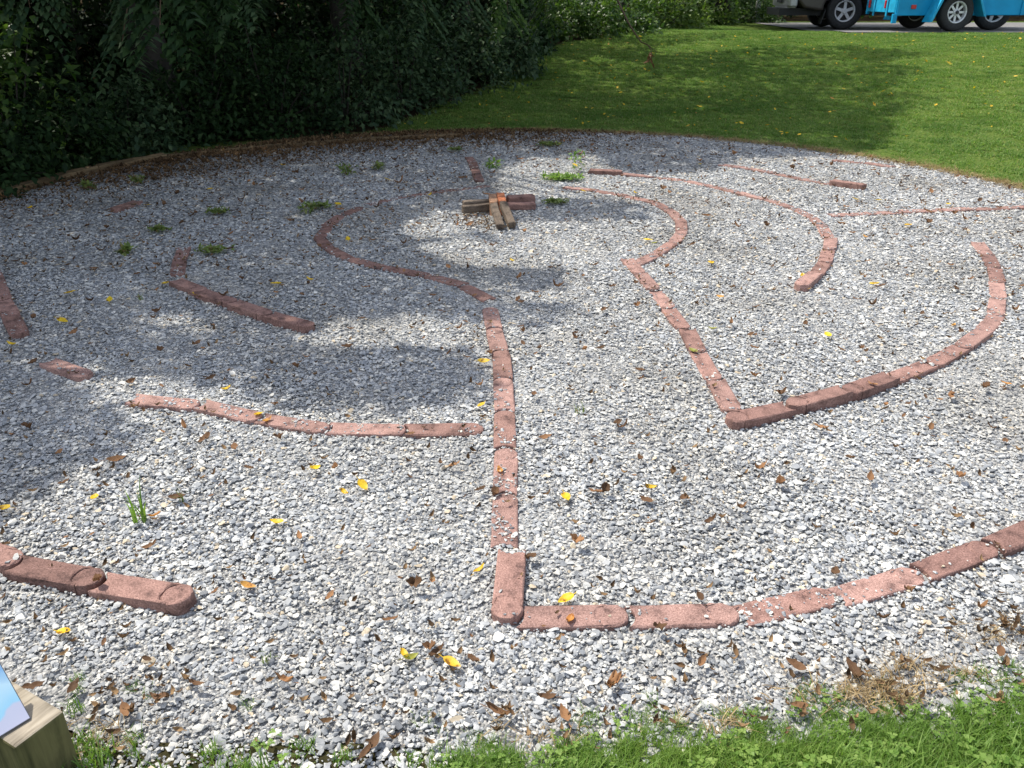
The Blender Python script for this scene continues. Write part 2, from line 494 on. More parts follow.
M['weed_dull'] = leaf_mat('weed_dull', [(0.0, (0.10, 0.15, 0.035)), (0.5, (0.16, 0.22, 0.055)), (0.85, (0.22, 0.28, 0.08)), (1.0, (0.17, 0.12, 0.06))], 0.3)
M['twig'] = simple('twig_bark', (0.10, 0.065, 0.04), 0.9, noise=0.4, scale=60)

# ------------------------------------------------------------------ ground sheet, gravel bed, driveway
HEDGE_PX = [(300, 141), (380, 131), (440, 106), (500, 84), (527, 60), (545, 47), (600, 38), (680, 27), (745, 21)]
HEDGE = np.array([un_t(*q)[:2] for q in HEDGE_PX])


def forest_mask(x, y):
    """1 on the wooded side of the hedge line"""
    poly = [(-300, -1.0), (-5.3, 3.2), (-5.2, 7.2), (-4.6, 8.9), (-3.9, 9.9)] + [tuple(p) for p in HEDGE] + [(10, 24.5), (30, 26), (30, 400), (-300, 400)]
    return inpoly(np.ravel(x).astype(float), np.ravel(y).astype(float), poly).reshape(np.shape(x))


def axis(lo, hi, step, far):
    core = np.arange(lo, hi + 1e-6, step)
    g = [step]; 
    out = []
    x = 0; s = step
    while x < far: s *= 1.35; x += s; out.append(x)
    out = np.array(out)
    return np.concatenate([lo - out[::-1], core, hi + out])


gx = axis(-12, 16, 0.2, 900); gy = axis(-2, 30, 0.2, 900)
XX, YY = np.meshgrid(gx, gy)
ZZ = H(XX, YY)
V = np.stack([XX, YY, ZZ], -1).reshape(-1, 3)
nx, ny = len(gx), len(gy)
ii, jj = np.meshgrid(np.arange(nx - 1), np.arange(ny - 1))
a = (jj * nx + ii).ravel()
Q = np.stack([a, a + 1, a + nx + 1, a + nx], 1)
me = mesh_np('ground', V, Q, np.full(len(Q), 4), M['ground'], smooth=True)
at = me.attributes.new('soil', 'FLOAT', 'POINT')
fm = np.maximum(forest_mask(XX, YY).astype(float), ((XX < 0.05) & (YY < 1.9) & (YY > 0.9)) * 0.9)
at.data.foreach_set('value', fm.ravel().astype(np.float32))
tag(obj('ground', me), kind='structure')

th = np.linspace(0, 2 * math.pi, 97)[:-1]
rr = np.concatenate([np.linspace(0.02, RG + 0.06, 40)])
P = np.stack([CX + rr[:, None] * np.cos(th), CY + rr[:, None] * np.sin(th), np.zeros((40, 96))], -1)
P[..., 2] = -0.004
P = P.reshape(-1, 3)
Q = []
for i in range(39):
    for j in range(96):
        k = (j + 1) % 96
        Q.append((i * 96 + j, i * 96 + k, (i + 1) * 96 + k, (i + 1) * 96 + j))
me = mesh_np('gravel_bed', P, np.array(Q), np.full(len(Q), 4), M['bed'], smooth=True)
tag(obj('gravel_bed', me), kind='structure')

M['drive'] = simple('driveway_gravelled', (0.14, 0.135, 0.13), 0.9, noise=0.25, scale=6, bump=0.3)
DY0 = 16.6
dx = np.arange(6.2, 40, 0.5); dy = np.arange(DY0, 23.6, 0.4)
DX, DYY = np.meshgrid(dx, dy)
DYs = DYY + 0.0 * DX
V = np.stack([DX, DYs, H(DX, DYs) + 0.015], -1).reshape(-1, 3)
n1 = len(dx)
ii, jj = np.meshgrid(np.arange(n1 - 1), np.arange(len(dy) - 1)); a = (jj * n1 + ii).ravel()
Q = np.stack([a, a + 1, a + n1 + 1, a + n1], 1)
tag(obj('driveway', mesh_np('driveway', V, Q, np.full(len(Q), 4), M['drive'], smooth=True)), kind='structure')


# ------------------------------------------------------------------ instancing for the uncountable (gravel, grass)
def variants(name, meshes):
    c = bpy.data.collections.new(name)
    for i, me in enumerate(meshes):
        o = bpy.data.objects.new(me.name, me); c.objects.link(o)
    return c


def scatter(name, P, rot, scl, idx, coll, kind='stuff'):
    me = bpy.data.meshes.new(name)
    me.vertices.add(len(P)); me.vertices.foreach_set('co', np.ascontiguousarray(P, np.float32).ravel())
    a = me.attributes.new('rot', 'FLOAT_VECTOR', 'POINT'); a.data.foreach_set('vector', np.ascontiguousarray(rot, np.float32).ravel())
    a = me.attributes.new('scl', 'FLOAT_VECTOR', 'POINT'); a.data.foreach_set('vector', np.ascontiguousarray(scl, np.float32).ravel())
    a = me.attributes.new('idx', 'INT', 'POINT'); a.data.foreach_set('value', np.ascontiguousarray(idx, np.int32))
    o = obj(name, me)
    g = bpy.data.node_groups.new(name + '_scatter', 'GeometryNodeTree')
    g.interface.new_socket('Geometry', in_out='INPUT', socket_type='NodeSocketGeometry')
    g.interface.new_socket('Geometry', in_out='OUTPUT', socket_type='NodeSocketGeometry')
    gi = g.nodes.new('NodeGroupInput'); go = g.nodes.new('NodeGroupOutput')
    ip = g.nodes.new('GeometryNodeInstanceOnPoints')
    ci = g.nodes.new('GeometryNodeCollectionInfo'); ci.inputs['Collection'].default_value = coll
    ci.inputs['Separate Children'].default_value = True; ci.inputs['Reset Children'].default_value = True

    def na(nm, tp):
        n = g.nodes.new('GeometryNodeInputNamedAttribute'); n.data_type = tp; n.inputs['Name'].default_value = nm
        return [s for s in n.outputs if s.enabled][0]
    e2r = g.nodes.new('FunctionNodeEulerToRotation')
    g.links.new(gi.outputs[0], ip.inputs['Points']); g.links.new(ci.outputs[0], ip.inputs['Instance'])
    ip.inputs['Pick Instance'].default_value = True
    g.links.new(na('idx', 'INT'), ip.inputs['Instance Index'])
    g.links.new(na('rot', 'FLOAT_VECTOR'), e2r.inputs[0]); g.links.new(e2r.outputs[0], ip.inputs['Rotation'])
    g.links.new(na('scl', 'FLOAT_VECTOR'), ip.inputs['Scale'])
    g.links.new(ip.outputs[0], go.inputs[0])
    md = o.modifiers.new('scatter', 'NODES'); md.node_group = g
    tag(o, kind=kind)
    return o


def stone_mesh(i):
    bm = bmesh.new()
    pts = rand_unit(13) * rng.uniform(0.82, 1.1, (13, 1)) * np.array([0.5, 0.5, 0.5])
    for p in pts: bm.verts.new(p)
    r = bmesh.ops.convex_hull(bm, input=bm.verts)
    bmesh.ops.delete(bm, geom=[v for v in bm.verts if not v.link_faces], context='VERTS')
    return bm_mesh('stone_chip', bm, M['stone'])


def tuft_mesh(name, n, radius, hgt, wid, mat, spread=0.5, lean=0.35, seg=3):
    Vs, Fs, Sz = [], [], []
    off = 0
    for i in range(n):
        r = radius * math.sqrt(rng.random()); a_ = rng.random() * 6.283
        b = np.array([r * math.cos(a_), r * math.sin(a_), -0.005])
        h = hgt * rng.uniform(0.55, 1.1)
        az = rng.random() * 6.283
        d = np.array([math.cos(az), math.sin(az), 0.0])
        s = np.array([-d[1], d[0], 0]); tw = rng.uniform(-0.8, 0.8); s = s * math.cos(tw) + d * math.sin(tw)
        ln = rng.uniform(0.1, 1.0) * lean * 2; wd = wid * rng.uniform(0.7, 1.2)
        k = 0
        for q in range(seg + 1):
            t = q / seg
            c = b + d * h * ln * t * t + np.array([0, 0, h * (t - 0.28 * ln * t * t)])
            ww = wd * (1 - t ** 1.7) * 0.5 + 0.0002
            if q < seg: Vs += [c - s * ww, c + s * ww]
            else: Vs += [c]
        for q in range(seg - 1):
            Fs += [off + 2 * q, off + 2 * q + 1, off + 2 * q + 3, off + 2 * q + 2]; Sz.append(4)
        Fs += [off + 2 * seg - 2, off + 2 * seg - 1, off + 2 * seg]; Sz.append(3)
        off += 2 * seg + 1
    return mesh_np(name, np.array(Vs), np.array(Fs), Sz, mat)


def clover_mesh(name, n, radius, hgt, mat):
    C, D, N, L, W = [], [], [], [], []
    for i in range(n):
        r = radius * math.sqrt(rng.random()); a_ = rng.random() * 6.283
        c = np.array([r * math.cos(a_), r * math.sin(a_), hgt * rng.uniform(0.6, 1.0)])
        nrm = np.array([rng.normal(0, .25), rng.normal(0, .25), 1.0]); a0 = rng.random() * 6.28
        sz = rng.uniform(0.010, 0.016)
        for k in range(3):
            az = a0 + k * 2.094
            C.append(c); D.append([math.cos(az), math.sin(az), 0.1]); N.append(nrm); L.append(sz); W.append(sz * 0.9)
    return leaves_mesh(name, np.array(C), np.array(D), np.array(N), np.array(L), np.array(W), mat, 0.1)


# ------------------------------------------------------------------ pavers of the labyrinth
ORD = ['first', 'second', 'third', 'fourth', 'fifth', 'sixth', 'seventh', 'eighth', 'ninth', 'tenth', 'eleventh', 'twelfth', 'thirteenth',
       'fourteenth', 'fifteenth', 'sixteenth', 'seventeenth', 'eighteenth', 'nineteenth', 'twentieth']
PL, PW = 0.303, 0.09
# row: short name, label tail, tone list, outline of its centre line, top height, stones lying on it, head at far end
ROWS = [
    ('central line', 'of straight central line counted from its near end', 'pink', [(506, 618), (512, 560)], 0.026, 0.02, False),
    ('central line', None, 'pink', [(504, 541), (504, 512), (505, 486), (505, 452), (505, 420), (504, 388), (502, 359), (496, 336), (492, 316), (490, 306)], 0.019, 0.10, True),
    ('S-curve', 'along S-curve left of cross, counted from central line', 'red', [(488, 298), (467.5, 285), (439.6, 276.7), (416, 272), (392, 268), (368.7, 264.7), (351.5, 259.5), (338.7, 253), (325.8, 245.5), (319, 238), (322.6, 229.4), (332, 219.7), (349, 211), (362, 206)], 0.012, 0.10, True),
    ('buried loop', 'along almost buried loop behind the cross, counted from its left end', 'red', [(369, 204), (395, 198), (430, 192.5), (462, 188.5), (484, 186)], 0.004, 0.9, True),
    ('near arc', 'of near arc at bottom right, counted from its left end', 'pink', [(524, 613), (628, 613), (730, 611), (780, 606), (827, 596), (868, 584), (908, 573), (945, 562), (982, 549), (1024, 531), (1075, 508), (1120, 482)], 0.024, 0.03, True),
    ('bottom left row', 'of bottom left row, counted from its rounded right end', 'red', [(190, 593), (143, 583), (96, 573), (60, 565), (20, 556), (0, 550), (-60, 530), (-110, 510)], 0.052, 0.0, False),
    ('long left arc', 'of long left arc, counted from the central line', 'pink', [(484, 427), (440, 428), (400, 429), (360, 429), (340, 429), (300, 425), (276, 421), (250, 416), (225, 410), (200, 405), (175, 402), (150, 400)], 0.014, 0.30, False),
    ('lone left slab', 'lying alone at sunlit spot left of long left arc', 'pink', [(88, 375), (57, 363)], 0.02, 0.15, False),
    ('left edge row', 'of row cut by left picture edge, from its near end', 'red', [(20, 333), (12, 316), (4, 300), (-2, 284), (-6, 270)], 0.03, 0.05, False),
    ('shaded left arc', 'of short shaded left arc, counted from its rounded right end', 'red', [(312, 325), (290, 320), (270, 314), (250, 307), (230, 300), (212, 293), (195, 287), (181, 281)], 0.036, 0.0, False),
    ('shaded bend', 'of half buried bend behind shaded left arc, from near end', 'red', [(177, 274), (179, 262), (180, 252), (186, 240)], 0.016, 0.35, False),
    ('far left slab', 'lying by itself in far left shade near the edging timbers', 'red', [(112, 208), (137, 199)], 0.035, 0.0, False),
    ('bent line', 'of bent line right of the cross, counted from its near corner', 'pink', [(733.8, 410.8), (724, 391), (714, 378.6), (706.5, 363.8), (695.4, 346.4), (686.7, 331.6), (676.8, 316.7), (665.7, 302), (657, 292), (644.7, 277), (636, 268), (630, 261)], 0.016, 0.07, False),
    ('hooked line', 'of hooked line ending by the cross, counted from bent line', 'pink', [(635, 264), (647, 258.6), (662, 250), (673, 243), (681, 234), (683, 223), (677, 215), (666, 207), (654, 201.5), (641, 198.5), (629, 196), (611.6, 192.6), (591, 189.5), (572, 188)], 0.012, 0.14, True),
    ('big right arc', 'of big right arc, counted from its near corner', 'brown', [(728, 419), (758.6, 412), (791, 404), (824, 398), (850.6, 390), (877, 380), (904, 371), (928, 362), (951.6, 350), (972, 337), (990, 322), (999, 307), (1000.6, 289), (999, 271.6), (991.7, 255), (979, 241)], 0.036, 0.03, False),
    ('inner right arc', 'of inner right arc, counted from its free near end', 'pink', [(800, 286), (822.5, 267), (830, 249), (830, 234), (822.5, 221), (810, 213), (791, 204), (766, 196), (744, 191), (722.5, 186), (694, 179), (663, 175), (625.6, 172), (586, 169.7)], 0.03, 0.06, False),
    ('faint branch', 'of faint branch to the right picture edge, counted from its fork', 'pink', [(831, 214.5), (853.7, 213.4), (880, 212.5), (899.7, 211), (939.5, 209.7), (975, 208.7), (1003, 207.4), (1040, 206)], 0.011, 0.5, True),
    ('farthest arc', 'of farthest right arc, counted from its raised end', 'pink', [(866, 187), (829, 181.5), (797.5, 176), (772.5, 170), (747.5, 166), (716, 162)], 0.026, 0.12, False),
    ('buried edge row', 'of buried row along far right gravel edge, from its left', 'pink', [(832, 159.5), (864, 162), (890, 166)], 0.012, 0.4, False),
    ('far straight line', 'of straight line behind the cross, counted from its near end', 'brown', [(480, 181), (477, 174), (474, 167), (470, 154)], 0.018, 0.12, False),
]


def paver_mesh(L, flip, mat, depth=0.075, groove=0.007):
    bm = bmesh.new()
    W2 = PW / 2
    def solid(outline, z1, z0):
        n = len(outline)
        o = np.array(outline)
        cen = o.mean(0)
        nxt = np.roll(o, -1, 0); prv = np.roll(o, 1, 0)
        tn = nxt - prv; tn /= np.linalg.norm(tn, axis=1)[:, None] + 1e-9
        nrm = np.stack([tn[:, 1], -tn[:, 0]], 1)     # outward for ccw
        rings = []
        for zz, ins in ((z0, 0.0), (z1 - 0.006, 0.0), (z1 - 0.002, 0.002), (z1, 0.006)):
            jit = rng.normal(0, 0.0011, (n, 2)) if ins < 0.004 else 0
            q = o - nrm * ins + jit
            rings.append([bm.verts.new((p[0], p[1], zz + (rng.normal(0, 0.0005)))) for p in q])
        for A_, B_ in zip(rings[:-1], rings[1:]):
            for i in range(n):
                j = (i + 1) % n
                bm.faces.new((A_[i], A_[j], B_[j], B_[i]))
        f = bm.faces.new(rings[-1])
    # rounded head
    k = 22
    head = [(W2 + W2 * math.cos(t), W2 * math.sin(t)) for t in np.linspace(0, 2 * math.pi, k, endpoint=False)]
    solid([(x, y) for x, y in head], 0.0, -depth)
    # body nesting round the head, concave far end
    b = []
    for t in np.linspace(0.62, -0.62, 7):             # near concave edge, top to bottom
        b.append((W2 + (W2 + 0.003) * math.cos(t * 1.55), (W2 + 0.003) * math.sin(t * 1.55)))
    Lh = L + 0.022                                     # the horns clasp the next paver's round head
    b = b + [(PW * 0.62, -W2 * 1.0), (L * 0.5, -W2), (L * 0.8, -W2), (Lh - 0.006, -W2 + 0.001)]
    for t in np.linspace(-1.0, 1.0, 8):
        b.append((L + 0.004 + W2 - (W2 + 0.0035) * math.cos(t), (W2 + 0.0035) * math.sin(t)))
    b = b + [(Lh - 0.006, W2 - 0.001), (L * 0.8, W2), (L * 0.5, W2), (PW * 0.62, W2)]
    solid(b, 0.0, -depth)
    bmesh.ops.triangulate(bm, faces=[f for f in bm.faces if len(f.verts) > 4])
    add_box(bm, (L * 0.4, 0, -depth * 0.5 - groove / 2), (L * 0.5, PW * 0.86, depth - groove))
    if flip:
        bmesh.ops.transform(bm, matrix=Matrix.Translation((L, 0, 0)) @ Matrix.Rotation(math.pi, 4, 'Z'), verts=bm.verts)
    return bm_mesh('paver', bm, mat)


def resample(path, L):
    """chain of points on the path, L apart in a straight line"""
    path = np.asarray(path); seg = np.linalg.norm(np.diff(path, axis=0), axis=1)
    s = np.concatenate([[0], np.cumsum(seg)]); S = np.arange(0, s[-1], 0.004)
    D = np.stack([np.interp(S, s, path[:, k]) for k in range(2)], 1)
    out = [D[0]]
    for p in D:
        if np.linalg.norm(p - out[-1]) >= L: out.append(p)
    if np.linalg.norm(D[-1] - out[-1]) > 0.6 * L:
        d = D[-1] - out[-1]; out.append(out[-1] + d / np.linalg.norm(d) * L)
    return out


PAVERS = []        # (centre, direction, half length, top z, cover)
TAILS, COUNT = {}, {}
TONE = {'pink': ('pav_pink', 'pav_pink', 'pav_red'), 'red': ('pav_red', 'pav_red', 'pav_brown'), 'brown': ('pav_red', 'pav_brown', 'pav_pink')}
prng = random.Random(11)
for short, tail, tone, px, ztop, cover, flip in ROWS:
    if tail: TAILS[short] = tail
    pts = resample([un(u, v, ztop)[:2] for u, v in px], PL + 0.009)
    for i in range(len(pts) - 1):
        a_, b_ = pts[i], pts[i + 1]
        d = (b_ - a_) / np.linalg.norm(b_ - a_)
        ang = math.atan2(d[1], d[0])
        z = ztop + prng.uniform(-0.004, 0.004)
        t = TONE[tone][prng.randrange(3)]
        cv = cover
        if short == 'big right arc':
            z = 0.042 if i < 3 else (0.021 if i < 6 else 0.012); t = 'pav_brown' if i in (0, 2, 9, 10) else ('pav_red' if i < 5 else 'pav_pink'); cv = 0.0 if i < 3 else 0.10
        if short == 'inner right arc':
            z = 0.040 if i < 1 else (0.02 if i < 4 else 0.010); cv = 0.02 if i < 4 else 0.5
            if i == len(pts) - 2: z = 0.04; t = 'pav_brown'; cv = 0
        if short == 'farthest arc':
            z = 0.050 if i == 0 else 0.011; cv = 0.0 if i == 0 else 0.5
        if short == 'near arc': 
            t = ['pav_pink', 'pav_pink', 'pav_red', 'pav_pink', 'pav_brown', 'pav_brown'][min(i, 5)]; z = [0.013, 0.014, 0.006, 0.008, 0.016, 0.020][min(i, 5)]; cv = [0.03, 0.04, 0.32, 0.14, 0.06, 0.02][min(i, 5)]
        if short == 'bottom left row': t = ['pav_red', 'pav_brown', 'pav_red', 'pav_red'][min(i, 3)]; z = 0.042 - 0.007 * i
        if short == 'central line':
            n = COUNT.get(short, 0)
            if n == 0: t = 'pav_red'
            elif n in (1, 2): cv = 0.62; z = 0.008
            elif n < 5: cv = 0.14; z = 0.013
            else: cv = 0.05; z = 0.016
            if n == 5: t = 'pav_red'
        if short == 'long left arc': t = 'pav_pink' if i not in (0, 7) else 'pav_red'
        n = COUNT[short] = COUNT.get(short, 0) + 1
        o = obj('paver', paver_mesh(PL - prng.uniform(0, 0.008), flip, M[t], groove=0.007 if z > 0.03 else 0.0022), None, (a_[0], a_[1], z), ang)
        o.rotation_euler = (prng.gauss(0, 0.022), prng.gauss(0, 0.011), ang + prng.gauss(0, 0.024))
        word = {'pav_pink': 'pinkish', 'pav_red': 'reddish', 'pav_brown': 'brown-red'}[t]
        if short in ('lone left slab', 'far left slab'): lab = '%s concrete paver %s' % (word, TAILS[short])
        else: lab = '%s paver, %s %s' % (word, ORD[n - 1], TAILS[short])
        tag(o, lab, 'paver', 'red edging pavers of the labyrinth lines')
        PAVERS.append(((a_ + b_) / 2, d, PL / 2, z, cv, short, n))

# ------------------------------------------------------------------ gravel
NS = 12
stones = variants('stone_chips', [stone_mesh(i) for i in range(NS)])


def edge_r(x, y):
    """gravel radius wobbles a little with the angle"""
    a = np.arctan2(y - CY, x - CX)
    return RG - 0.03 + 0.05 * np.sin(5 * a + 1) + 0.035 * np.sin(13 * a) + 0.03 * np.sin(29 * a + 2) + 0.32 * (y < 2.2) * sstep(0.05, -0.25, x) * (x > -1.05)


NG = 1080000
r = (RG + 0.40) * np.sqrt(rng.random(NG)); a = rng.random(NG) * 2 * math.pi
gx_, gy_ = CX + r * np.cos(a), CY + r * np.sin(a)
dcam = np.hypot(gx_, gy_)
keep = r < edge_r(gx_, gy_) + rng.normal(0, 0.05, NG)
keep &= rng.random(NG) < np.interp(dcam, [2.5, 4.0, 6.0, 8.0], [0.92, 0.74, 0.46, 0.36])      # finer chips are resolved only close by
gx_, gy_, dcam = gx_[keep], gy_[keep], dcam[keep]
n = len(gx_); print('stones', n)
size = np.clip(rng.lognormal(math.log(0.0108), 0.45, n), 0.005, 0.032) * np.interp(dcam, [2.5, 4.0, 6.0, 8.0], [1.0, 1.04, 1.2, 1.38])
bumpz = 0.006 * np.sin(gx_ * 3.1 + 1.3 * np.sin(gy_ * 2.3)) * np.cos(gy_ * 2.7) + 0.004 * np.sin(gx_ * 9 + gy_ * 7)
z = rng.uniform(-0.002, 0.009, n) + bumpz * 0.5 - 0.003
P = np.stack([gx_, gy_, z], 1)
kk = np.ones(n, bool)
for (c, d, hl, zt, cv, sh, num) in PAVERS:
    q = P[:, :2] - c
    lx = np.abs(q @ d); ly = np.abs(q @ np.array([-d[1], d[0]]))
    ins = (lx < hl - 0.002 - 0.010 * rng.random(len(lx)) * (zt < 0.03)) & (ly < PW / 2 - 0.001 - 0.013 * rng.random(len(lx)) ** 1.5 * (zt < 0.03))
    near = (lx < hl + 0.012) & (ly < PW / 2 + 0.010) & ~ins
    idn = np.where(near)[0]; P[idn, 2] = np.minimum(P[idn, 2], zt - 0.001)
    idx = np.where(ins)[0]
    # stones kicked onto the paver lie in small drifts
    drift = 0.5 + 0.5 * np.sin(P[idx, 0] * 31 + P[idx, 1] * 17 + num)
    on = rng.random(len(idx)) < cv * (0.1 + 1.7 * drift ** 2) * 0.75 + (0.55 * (lx[idx] > hl - 0.014) if zt < 0.03 else 0)
    P[idx, 2] = np.where(on, zt + 0.003, -9)
    size[idx] *= np.where(on, 0.72, 1)
    kk[idx[~on]] = False
P = P[kk]; size = size[kk]; n = len(P)
rot = np.stack([rng.normal(0, 0.17, n), rng.normal(0, 0.17, n), rng.random(n) * 6.283], 1)
scl = np.stack([size * rng.uniform(1.0, 1.55, n), size * rng.uniform(0.75, 1.05, n), size * rng.uniform(0.30, 0.55, n)], 1)
scatter('gravel', P, rot, scl, rng.integers(0, NS, n), stones)

# stray stones kicked into the near lawn edge come with the gravel above

# ------------------------------------------------------------------ edging timbers on the left rim
ETP = [(-48, 204), (20, 187), (95, 168), (165, 155.5), (240, 148), (318, 141.5), (390, 137), (460, 134)]
for i in range(len(ETP) - 1):
    A_ = un(*ETP[i], 0.035); B_ = un(*ETP[i + 1], 0.035)
    L = np.linalg.norm(B_ - A_) - 0.02; c = (A_ + B_) / 2; d = B_ - A_
    bm = bmesh.new(); add_box(bm, (0, 0, 0), (L, 0.11, 0.12))
    bmesh.ops.subdivide_edges(bm, edges=bm.edges, cuts=3, use_grid_fill=True)
    for v in bm.verts: v.co += Vector((0, rng.normal(0, .004), rng.normal(0, .004)))
    zt = 0.0 if i < 3 else -0.02
    o = obj('edging_timber', bm_mesh('edging_timber', bm, M['edge_timber']), None, (c[0], c[1], zt), math.atan2(d[1], d[0]))
    bevel(o, 0.012)
    tag(o, 'old brown edging timber on the shaded gravel rim, %s counted from the left picture edge' % ORD[i], 'timber', 'edging timbers round the gravel')

# ------------------------------------------------------------------ stacked cross in the middle
cc = un(499, 208, 0.06)


def bar(name, A_, B_, mat, label, wd=0.085, hh=0.06, wtop=None):
    A_ = np.array(A_, float); B_ = np.array(B_, float)
    L = np.linalg.norm(B_ - A_)
    bm = bmesh.new(); add_box(bm, (0, 0, 0), (L, wd, hh))
    bmesh.ops.subdivide_edges(bm, edges=bm.edges, cuts=2, use_grid_fill=True)
    for v in bm.verts: v.co += Vector(rng.normal(0, .0022, 3))
    o = obj(name, bm_mesh(name, bm, mat), None, (A_ + B_) / 2)
    dv = Vector((B_ - A_) / L)
    X = dv; Y = Vector((0, 0, 1)).cross(X).normalized(); Z = X.cross(Y)
    o.rotation_euler = Matrix((X, Y, Z)).transposed().to_euler()
    bevel(o, 0.010, 2)
    tag(o, label, 'paver', 'pavers stacked as a cross')
    return o


zt = 0.10
pu = lambda u, v, z: un(u, v, z)
# left arm: two weathered bars, one lying against the other
bar('cross_paver', pu(462.5, 209.5, 0.05), pu(492, 206.5, 0.05), M['pav_grey'], 'weathered brown bar, front one of the two forming the left arm of the cross', 0.06, 0.06)
bar('cross_paver', pu(463, 204.8, 0.06), pu(492, 202.3, 0.06), M['pav_grey'], 'weathered brown bar, rear one of the two forming the left arm of the cross', 0.06, 0.06)
bar('cross_paver', pu(507, 206.5, 0.028), pu(535, 205.5, 0.028), M['pav_red'], 'reddish bar, front lower one of the two forming the right arm of the cross', 0.09, 0.05)
bar('cross_paver', pu(507, 200.5, 0.055), pu(534, 198.8, 0.055), M['pav_brown'], 'dark brown-red bar, rear upper one of the two forming the right arm of the cross', 0.085, 0.07)
bar('cross_paver', pu(493.5, 205, 0.10), pu(500.5, 227, 0.03), M['pav_grey'], 'weathered bar, left one of the two sloping toward the viewer from the cross', 0.058, 0.042)
bar('cross_paver', pu(503, 204, 0.10), pu(512, 225.5, 0.03), M['pav_grey'], 'weathered bar, right one of the two sloping toward the viewer from the cross', 0.06, 0.05)
# far arm: two rounded heads seen end on


def round_bar(A_, B_, mat, label):
    A_ = np.array(A_); B_ = np.array(B_); dd = B_ - A_
    me = paver_mesh(0.3, False, mat, 0.13)
    for v in me.vertices: v.co.y *= 0.72
    o = obj('cross_paver', me, None, A_, math.atan2(dd[1], dd[0]))
    tag(o, label, 'paver', 'pavers stacked as a cross')
    return o


f1 = un(494, 202, 0.115); f2 = un(502.5, 201, 0.12)
round_bar(f1, f1 + np.array([-0.02, 0.3, 0]), M['pav_tan'], 'tan round-headed paver at the middle of the cross, left of the orange one')
round_bar(f2, f2 + np.array([-0.02, 0.3, 0]), M['pav_orange'], 'bright orange round-headed paver at the middle of the cross')

# ------------------------------------------------------------------ post with the tilted picture panel, bottom left corner
ZP = 0.17
pr = un(64, 711, ZP); pb = un(15, 748, ZP)
ex = (pr - pb); ew = np.linalg.norm(ex[:2]); ex = ex / ew                # along the right-hand top edge, away
ey = np.array([-ex[1], ex[0], 0])                                       # to the left
pw = 0.15
M['post_side_shaded'] = wood_mat('post_wood_side_shaded', (0.075, 0.07, 0.03), (0.14, 0.125, 0.055), scale=(30, 30, 4))  # olive side wood, darkened to carry the shade on these faces
root = empty('sign_post', (*(pb[:2]), 0.0), math.atan2(ex[1], ex[0]))
tag(root, 'short square wooden post with tilted sky picture panel at bottom left corner', 'sign post')
bm = bmesh.new()
add_box(bm, (ew / 2, pw / 2 + 0.02, (ZP - 0.02) / 2 - 0.03), (ew, pw + 0.04, ZP + 0.04))
for f in bm.faces: f.material_index = 0 if f.calc_center_median().z > ZP - 0.025 else 1
me = bm_mesh('post', bm, [M['post_top'], M['post_side_shaded']])
po = obj('post', me, root); bevel(po, 0.006)
pz = max(v.co.z for v in me.vertices)
po.location.z = ZP - pz
# panel: lower edge rests on the post top, leaning up to the back left
M['panel_edge'] = simple('panel_edge', (0.16, 0.16, 0.18), 0.5)


def picture_mat():
    m, t, out = new_mat('sky_picture_print')
    b = princ(t, out, 0.28, 0.5)
    tc = nd(t, 'ShaderNodeTexCoord'); sp = nd(t, 'ShaderNodeSeparateXYZ'); t.links.new(tc.outputs['Object'], sp.inputs[0])
    nz = nd(t, 'ShaderNodeTexNoise', Scale=9.0, Detail=3.0, Roughness=0.5); t.links.new(tc.outputs['Object'], nz.inputs['Vector'])
    ad = nd(t, 'ShaderNodeMath', operation='MULTIPLY_ADD'); ad.inputs[1].default_value = 0.10
    t.links.new(nz.outputs['Fac'], ad.inputs[0]); t.links.new(sp.outputs[1], ad.inputs[2])
    sc_ = nd(t, 'ShaderNodeMath', operation='MULTIPLY'); sc_.inputs[1].default_value = 3.0; t.links.new(ad.outputs[0], sc_.inputs[0])
    r = ramp(t, [(0.0, (0.62, 0.60, 0.72)), (0.25, (0.60, 0.60, 0.74)), (0.27, (0.36, 0.66, 0.86)), (0.42, (0.55, 0.76, 0.88)), (0.52, (0.24, 0.46, 0.74)),
                 (0.62, (0.42, 0.55, 0.76)), (0.75, (0.28, 0.35, 0.58)), (1.0, (0.34, 0.38, 0.58))])
    t.links.new(sc_.outputs[0], r.inputs[0]); t.links.new(r.outputs[0], b.inputs['Base Color'])
    return m


pc = un(31, 718, ZP + 0.004)                                            # lower right corner of the panel
pl_ = un(0, 737, ZP + 0.004)
bx_ = (pl_ - pc); bx_ /= np.linalg.norm(bx_)                             # along the lower edge, to the left
back = np.array([-bx_[1], bx_[0], 0]);
if back[1] < 0: back = -back
tilt = math.radians(52)
up_ = back * math.cos(tilt) + np.array([0, 0, 1]) * math.sin(tilt)
PWD, PHT = 0.42, 0.30
bm = bmesh.new()
add_box(bm, (-PWD / 2, PHT / 2, -0.006), (PWD, PHT, 0.010))
pnl = obj('picture_panel', bm_mesh('picture_panel', bm, M['panel_edge']))
bm = bmesh.new(); add_box(bm, (-PWD / 2, PHT / 2, 0.0), (PWD - 0.004, PHT - 0.004, 0.003))
prt = obj('printed_sheet', bm_mesh('printed_sheet', bm, picture_mat()), pnl)
X = Vector(-bx_); Y = Vector(up_); Z = X.cross(Y)
Mx = Matrix((X, Y, Z)).transposed().to_4x4(); Mx.translation = Vector(pc)
if Z.z < 0: print('panel flipped')
pnl.parent = root
root_m = Matrix.Translation(root.location) @ Matrix.Rotation(root.rotation_euler.z, 4, 'Z')
pnl.matrix_local = root_m.inverted() @ Mx

